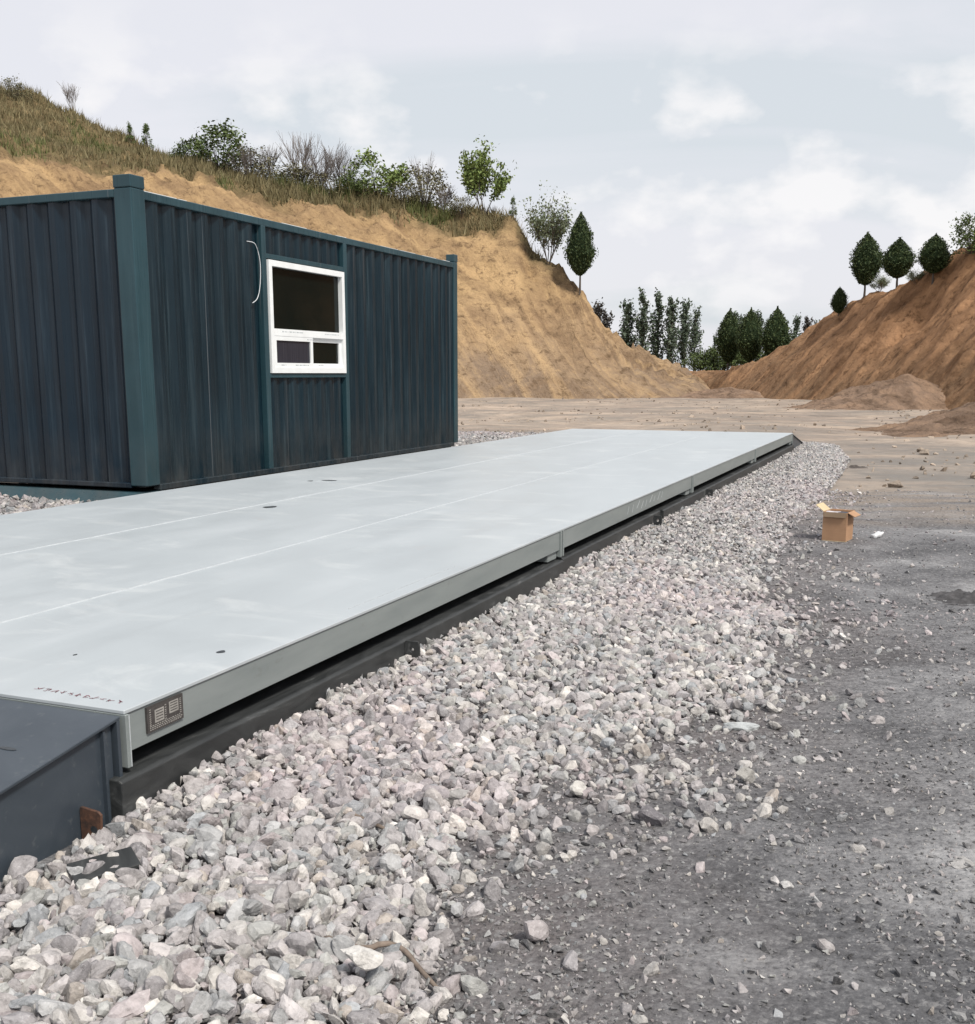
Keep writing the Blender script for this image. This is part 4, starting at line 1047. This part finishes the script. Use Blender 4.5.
def build_plant(kind, seed):
    """returns [(part name, mesh)] for a plant of unit height"""
    if (kind, seed) in TREES: return TREES[(kind, seed)]
    r = random.Random(seed); nr = np.random.RandomState(seed); out = []
    def reg(nm, V, F, mat, smooth=False):
        o = np_mesh(nm, V, F, M[mat], smooth=smooth); me = o.data; bpy.data.objects.remove(o); out.append((nm, me))
    if kind == 'cypress':
        h0 = .20; tv = MB().tube([(0, 0, -.06), (.004, .003, h0*.6), (0, 0, .35)], [.020, .015, .010], 7); reg('trunk', np.array(tv.v), np.array([f for f in tv.f if len(f) == 4]), 'bark', True)
        def rad(t, th):
            base = np.where(t < .36, np.clip(t/.36, 0, 1)**.55, np.clip(1-(np.clip(t-.36, 0, 1)/.64)**2.1, 0, 1))
            return .235*base*(1+.22*fbm(np.cos(th)*1.6+seed, np.sin(th)*1.6+t*3.0, 3, seed)+.20*fbm(np.cos(th)*4+seed, np.sin(th)*4+t*8, 2, seed+2))
        T, TH = np.meshgrid(np.linspace(.004, .992, 18), np.linspace(0, 2*np.pi, 19)[:-1], indexing='ij'); rr_ = rad(T, TH)*.86
        V = np.stack([rr_*np.cos(TH), rr_*np.sin(TH), h0+T*(1-h0)*.97], -1).reshape(-1, 3); idx = np.arange(18*18).reshape(18, 18)
        F = np.stack([idx[:-1], np.roll(idx, -1, 1)[:-1], np.roll(idx, -1, 1)[1:], idx[1:]], -1).reshape(-1, 4)
        n = 3400; t = nr.beta(1.1, 1.5, n); th = nr.uniform(0, 2*np.pi, n); q = rad(t, th)*(.84+.30*nr.rand(n)**2.2)
        P = np.stack([q*np.cos(th), q*np.sin(th), h0+t*(1-h0)], -1)
        P = np.vstack([P, np.stack([nr.normal(0, .007, 40), nr.normal(0, .007, 40), nr.uniform(.95, 1.02, 40)], -1)])
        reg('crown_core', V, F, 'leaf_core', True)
        LV, LFc = leaves(P, .017, nr, .5, -.6); reg('crown', LV, LFc, 'leaf_cypress')
    elif kind in ('poplar', 'poplar_bronze'):
        segs = []; P = []
        segs.append((Vector((0, 0, -.05)), Vector((0, 0, .9)), .014, .004))
        for i in range(38):
            z0 = r.uniform(.02, .86); a = r.uniform(0, 6.28); L = (.10+.26*(1-z0))*r.uniform(.6, 1.15); d = Vector((math.cos(a)*.34, math.sin(a)*.34, 1)).normalized()
            p = Vector((0, 0, z0)); segs.append((p, p+d*L, .006, .002))
            for j in range(46):
                t = r.uniform(.1, 1.1); c = p+d*L*t; s = .015; P.append((c.x+r.gauss(0, s), c.y+r.gauss(0, s), c.z+r.gauss(0, .02)))
        V, F = seg_mesh(segs); reg('trunk', V, F, 'bark'); LV, LFc = leaves(np.array(P), .017, nr, .6); reg('crown', LV, LFc, 'leaf_'+kind)
    elif kind == 'bare':
        segs, tips = tree_skel(r, (0, 0, -.04), .72, 9, .42, 2, .0075, .9, 3, 0, .62); V, F = seg_mesh(segs)
        V[:, 2] = np.where(V[:, 2] > 0, V[:, 2]/V[:, 2].max(), V[:, 2]); reg('branches', V, F, 'bark_grey')
    elif kind in ('bright', 'dark', 'grey', 'spiky'):
        mat, lsz, ncl, per, cw = {'bright': ('leaf_bright', .040, 34, 46, .10), 'dark': ('leaf_dark', .036, 40, 55, .10), 'grey': ('leaf_grey', .030, 36, 55, .10), 'spiky': ('leaf_dark', .035, 26, 45, .06)}[kind]
        segs = []; P = []
        for i in range(ncl):
            if kind == 'spiky': z0 = r.uniform(.05, .95); rad_ = .26*(1-z0)+.02
            else: z0 = r.random()**.8*.92; rad_ = .50*math.sqrt(max(0, 1-(z0-.30)**2/.62))*r.uniform(.55, 1.05)
            a = r.uniform(0, 6.283); c = Vector((math.cos(a)*rad_, math.sin(a)*rad_, z0)); q = Vector((c.x*.15, c.y*.15, -.05))
            m_ = q.lerp(c, .5)+Vector((0, 0, .06)); segs += [(q, m_, .010, .006), (m_, c, .006, .002)]
            for j in range(int(per*r.uniform(.4, 1.3))): P.append((c.x+r.gauss(0, cw), c.y+r.gauss(0, cw), max(0, c.z+r.gauss(0, cw*.8))))
            if r.random() < .5:
                d = (c-Vector((0, 0, .1))).normalized(); L = r.uniform(.10, .22); segs.append((c, c+d*L, .004, .001))
                for j in range(9): t = r.uniform(.3, 1); e_ = c+d*L*t; P.append((e_.x+r.gauss(0, .02), e_.y+r.gauss(0, .02), e_.z+r.gauss(0, .02)))
        V, F = seg_mesh(segs); reg('branches', V, F, 'bark'); LV, LFc = leaves(np.array(P), lsz, nr, .55); reg('crown', LV, LFc, mat)
    else:
        mat, lsz, per, nmain, spread, jit, dep = {'airy': ('leaf_bright', .030, 6, 5, .55, .035, 2), 'pale': ('leaf_pale', .021, 4, 6, .5, .04, 2)}[kind]
        segs, tips = tree_skel(r, (0, 0, -.04), .72, nmain, spread, dep, .010, .8, 3, 0, .6)
        zmax = max(t.z for t in tips); segs = [(p*(.95/zmax), q*(.95/zmax), a, b) for p, q, a, b in segs]; tips = [t*(.95/zmax) for t in tips]
        low = [q*(.95/zmax) for p, q, a, b in segs if r.random() < .25]
        P = np.array([(t.x+r.gauss(0, jit), t.y+r.gauss(0, jit), max(.02, t.z+r.gauss(0, jit))) for t in tips+low for _ in range(per)])
        V, F = seg_mesh(segs); reg('branches', V, F, 'bark'); LV, LFc = leaves(P, lsz, nr, .55); reg('crown', LV, LFc, mat)
    TREES[(kind, seed)] = out; return out
def plant(name, kind, seed, u_, vtop, vbase, Y, zfun, label, cat, group, wfac=1.0, zoff=0.0, lean=0.0):
    """stands at depth Y in direction u_, rooted on the terrain there; height from its top in the photograph"""
    if zfun is LZ or (zfun is RZ and Y < 70):
        Yc = np.arange(Y-9, Y+6, .2); dr = ray(u_, vbase); vv_ = project(dr.x/dr.y*Yc, Yc, zfun(dr.x/dr.y*Yc, Yc))[1]
        i0 = int(np.argmin(vv_)); lo_ = max(0, i0-30); Y = float(Yc[lo_+int(np.argmin(np.abs(vv_[lo_:i0+1]-vbase)))])
    p = at_y(u_, vbase, Y); zt_ = at_y(u_, vtop, Y).z; z0 = float(zfun(np.array([p.x]), np.array([Y]))[0]) if zfun else 0.0
    z0 += zoff; h = max(zt_-z0, .4)
    e = empty(name, (p.x, Y, z0-.05), random.Random(int(u_*7)).uniform(0, 6.28)); e.scale = (h*wfac, h*wfac, h); e.rotation_euler[1] = lean
    for nm, me in build_plant(kind, seed): link(bpy.data.objects.new(nm, me), e)
    tag(e, label, cat, group); 
    uu_, vv_ = project(p.x, Y, z0); print('plant %s u=%d base wanted %d got %d h=%.1f' % (name, u_, vbase, vv_, h))
    return e
LZ = lambda x, y: left_z(x, y, True); RZ = lambda x, y: right_z(x, y, True)
G1 = 'clipped cypress trees on the earth banks'
plant('cypress_tree', 'cypress', 1, 580, 212, 282, 66.0, LZ, 'single teardrop cypress tree on the end of the left hillside', 'tree', G1, .85)
plant('cypress_tree', 'cypress', 2, 864, 232, 297, 60.0, RZ, 'tallest dark teardrop cypress, leftmost of three on the right bank crest', 'tree', G1, 1.1)
plant('cypress_tree', 'cypress', 3, 897, 237, 286, 57.0, RZ, 'middle of three dark cypresses in a row on the right bank crest', 'tree', G1, 1.45)
plant('cypress_tree', 'cypress', 4, 933, 233, 280, 55.0, RZ, 'dark cypress nearest the right picture edge', 'tree', G1, 1.45)
plant('cypress_tree', 'cypress', 5, 838, 286, 322, 66.5, RZ, 'small cypress half hidden behind the right bank crest', 'tree', G1, 1.1)
plant('cypress_tree', 'cypress', 6, 728, 309, 366, 76.0, RZ, 'narrow dark cypress, leftmost of three in the gap between the hills', 'tree', G1, .92)
plant('cypress_tree', 'cypress', 7, 749, 308, 366, 74.0, RZ, 'middle of three cypresses in the gap between the hills', 'tree', G1, .92)
plant('cypress_tree', 'cypress', 8, 775, 307, 366, 72.0, RZ, 'rounded cypress, rightmost of three in the gap between the hills', 'tree', G1, 1.0)
G2 = 'poplars in the far row'
where = ['leftmost poplar, just behind the slope of the left hillside', 'second poplar from the left, partly behind the slope', 'left edge poplar of the thick clump beside the left hillside', 'tall poplar left in the thick clump', 'tallest poplar in the middle of the thick clump', 'poplar right of the tallest one in the thick clump', 'slim poplar near the right of the thick clump', 'right end poplar of the thick clump', 'thin poplar standing alone between the clump and the cypresses', 'poplar behind the leftmost gap cypress', 'poplar showing between the left and middle gap cypresses', 'poplar between the middle and right gap cypresses', 'thin poplar right of the gap cypresses', 'second thin poplar right of the gap cypresses', 'rightmost thin poplar, beside the right bank crest']
for i, (u_, vt, Y_) in enumerate([(597, 300, 96), (606, 304, 98), (626, 296, 96), (642, 288, 95), (657, 290, 96), (671, 291, 95), (684, 296, 97), (694, 306, 95), (714, 334, 92), (734, 307, 98), (741, 312, 100), (757, 310, 99), (795, 314, 97), (806, 312, 99), (815, 318, 101)]):
    plant('poplar_tree', 'poplar_bronze' if i in (0, 1, 13) else 'poplar', 10+i % 4, u_, vt, 366, Y_, RZ if u_ > 640 else None, where[i], 'tree', G2, 1.12 if i not in (8,) else .9, 0.0)
G3 = 'shrubs in the gap between the hills'
for i, (u_, vt, lab) in enumerate([(700, 352, 'green bush low behind the slope foot, left in the gap'), (712, 350, 'green bush under the thin lone poplar in the gap'), (722, 347, 'bush at the foot of the leftmost gap cypress'), (738, 344, 'bush between the left and middle gap cypresses'), (758, 346, 'bush at the foot of the middle gap cypress'), (786, 343, 'pale bush right of the gap cypresses'), (800, 342, 'pale bush at the start of the right bank crest')]):
    plant('bush', 'dark' if i < 5 else 'grey', 20+i % 3, u_, vt, 368, 82.0-i, RZ, lab, 'bush', G3, 1.25)
G4 = 'shrubs along the left hill crest'
for (kind, sd, u_, vt, vb, Y_, wf, lab) in [
    ('bare', 31, 72, 79, 112, 73, 1.15, 'pale leafless shrub on the grassy left hilltop'),
    ('grey', 32, 16, 78, 100, 72, 1.3, 'greenish shrub at the top left corner of the grassy hill'),
    ('spiky', 33, 130, 122, 142, 70, .7, 'tiny young conifer, left one of a pair on the grassy crest'),
    ('spiky', 34, 147, 122, 146, 69, .7, 'tiny young conifer, right one of a pair on the grassy crest'),
    ('dark', 35, 190, 139, 163, 66, 1.4, 'small dark bush left of the big evergreen bush on the crest'),
    ('dark', 36, 221, 126, 172, 65, 1.3, 'big dark evergreen bush above the container roof'),
    ('grey', 37, 252, 148, 180, 66, 1.5, 'olive bush right of the big evergreen bush'),
    ('bare', 38, 268, 142, 186, 66.5, 1.3, 'leafless grey shrub between the olive bushes'),
    ('bare', 39, 300, 128, 190, 67, 1.2, 'tallest leafless shrub above the window'),
    ('grey', 40, 292, 165, 192, 65.5, 2.0, 'low olive bush under the leafless shrubs'),
    ('bare', 41, 322, 138, 190, 67.5, 1.3, 'leafless shrub in the middle of the bare thicket'),
    ('bare', 42, 341, 138, 192, 67, 1.3, 'rightmost leafless shrub of the bare thicket'),
    ('grey', 43, 335, 172, 196, 65.5, 2.0, 'low olive bush left of the bright green bush'),
    ('bright', 44, 379, 153, 198, 67, 1.25, 'bright green leafy bush above the container end'),
    ('bare', 45, 424, 150, 200, 69, .7, 'thin leafless shrub behind the grey green bush'),
    ('grey', 46, 424, 166, 205, 68, 1.25, 'grey green rounded bush right of the bright green one'),
    ('airy', 47, 483, 150, 213, 71, .95, 'tall airy green sapling on the hill crest'),
    ('grey', 48, 462, 196, 215, 70, 1.2, 'low bush left of the airy sapling'),
    ('spiky', 49, 513, 196, 216, 71, .7, 'small dark bush at the corner of the crest'),
    ('grey', 51, 312, 170, 192, 66, 1.8, 'low olive bush under the tallest leafless shrub'),
    ('dark', 52, 355, 172, 198, 66, 1.3, 'small dark bush touching the left side of the bright green bush'),
    ('grey', 53, 402, 180, 202, 68, 1.6, 'low olive bush between the bright green and grey green bushes'),
    ('bare', 54, 246, 140, 180, 67, 1.2, 'leafless twigs rising right behind the big evergreen bush'),
    ('bare', 55, 444, 180, 212, 70, 1.3, 'short leafless shrub left of the airy sapling'),
    ('pale', 50, 548, 194, 265, 67, .95, 'pale thin leaved sapling left of the single cypress')]:
    plant('shrub', kind, sd, u_, vt, vb, Y_, LZ, lab, 'shrub', G4, wf)
G5 = 'shrubs on the right bank crest'
for (kind, sd, u_, vt, vb, Y_, wf, lab) in [
    ('dark', 61, 972, 212, 250, 45, 1.0, 'leafy bush at the right picture edge on the bank top'),
    ('bright', 62, 985, 222, 250, 42, 1.2, 'bright bush cut by the right picture edge'),
    ('pale', 63, 880, 274, 292, 58.5, 1.6, 'pale low shrub between the first two crest cypresses'),
    ('pale', 64, 916, 268, 284, 56, 1.6, 'pale low shrub between the last two crest cypresses')]:
    plant('shrub', kind, sd, u_, vt, vb, Y_, RZ, lab, 'shrub', G5, wf)
# grass on the hilltops
def blades(xx, yy, zz, h, r, w=.03):
    n = len(xx); a = r.uniform(0, 2*np.pi, n); dx, dy = np.cos(a)*w, np.sin(a)*w; lx_, ly_ = r.normal(0, .35, n)*h, r.normal(0, .35, n)*h
    V = np.stack([np.stack([xx-dx, yy-dy, zz-.05], -1), np.stack([xx+dx, yy+dy, zz-.05], -1), np.stack([xx+lx_, yy+ly_, zz+h], -1)], 1).reshape(-1, 3); return V, np.arange(3*n).reshape(-1, 3)
nr = np.random.RandomState(77)
n = 420000; gx = nr.uniform(-48, 8, n); gy = nr.uniform(52, 90, n); uu, vv = project(gx, gy, 12.0); ok = (uu > -40) & (uu < 640); gx, gy = gx[ok], gy[ok]
d, t = sdist(gx, gy, LPOLY, len(LF)-1); zz = left_z(gx, gy)
sl_ = np.interp(gx, SLX, SLV); Hp_ = np.interp(gx, HPX, HPV)
over = d*sl_-Hp_+.9*fbm(gx*.5, gy*.5, 3, 13)
pr = sstep(-.4, .6, over)*(.55+.6*fbm(gx*.35, gy*.35, 3, 17)); ok = (nr.rand(len(gx)) < pr) & (gx < 3.2) & (over < np.where(gx < -12, 14, 5.5))
gx, gy, zz = gx[ok], gy[ok], zz[ok]; gr = fbm(gx*.28, gy*.28, 3, 19)+np.interp(gx, [-34, -28, -16, -6], [.5, -.25, -.2, .15]) > .05
for msk, mt, nm, lab in ((~gr, 'grass', 'dry_grass', 'dry straw coloured grass on the left hilltop'), (gr, 'grass_green', 'green_grass', 'green grass along the left hill crest')):
    V, F = blades(gx[msk], gy[msk], zz[msk], nr.uniform(.15, .60, msk.sum())*np.where(nr.rand(msk.sum()) < .05, 1.7, 1)*np.interp(gx[msk], [-22, -15, -12, -4, -1], [.85, 1.1, 1.6, 1.5, 1]), nr, .03)
    struct(np_mesh(nm, V, F, M[mt]), lab, 'stuff'); print(nm, len(F))
n = 16000; gy = nr.uniform(40, 72, n); gx = nr.uniform(17, 32, n); d, t = sdist(gx, gy, RPOLY, len(RF)-1); zz = right_z(gx, gy)
ok = (d > np.interp(gy, [40, 60, 66], [8.2, 6.2, 3.0])) & (nr.rand(n) < .8); gx, gy, zz = gx[ok], gy[ok], zz[ok]
V, F = blades(gx, gy, zz, nr.uniform(.1, .4, len(gx)), nr, .04); struct(np_mesh('dry_grass', V, F, M['grass_green']), 'thin grass along the right bank crest', 'stuff')
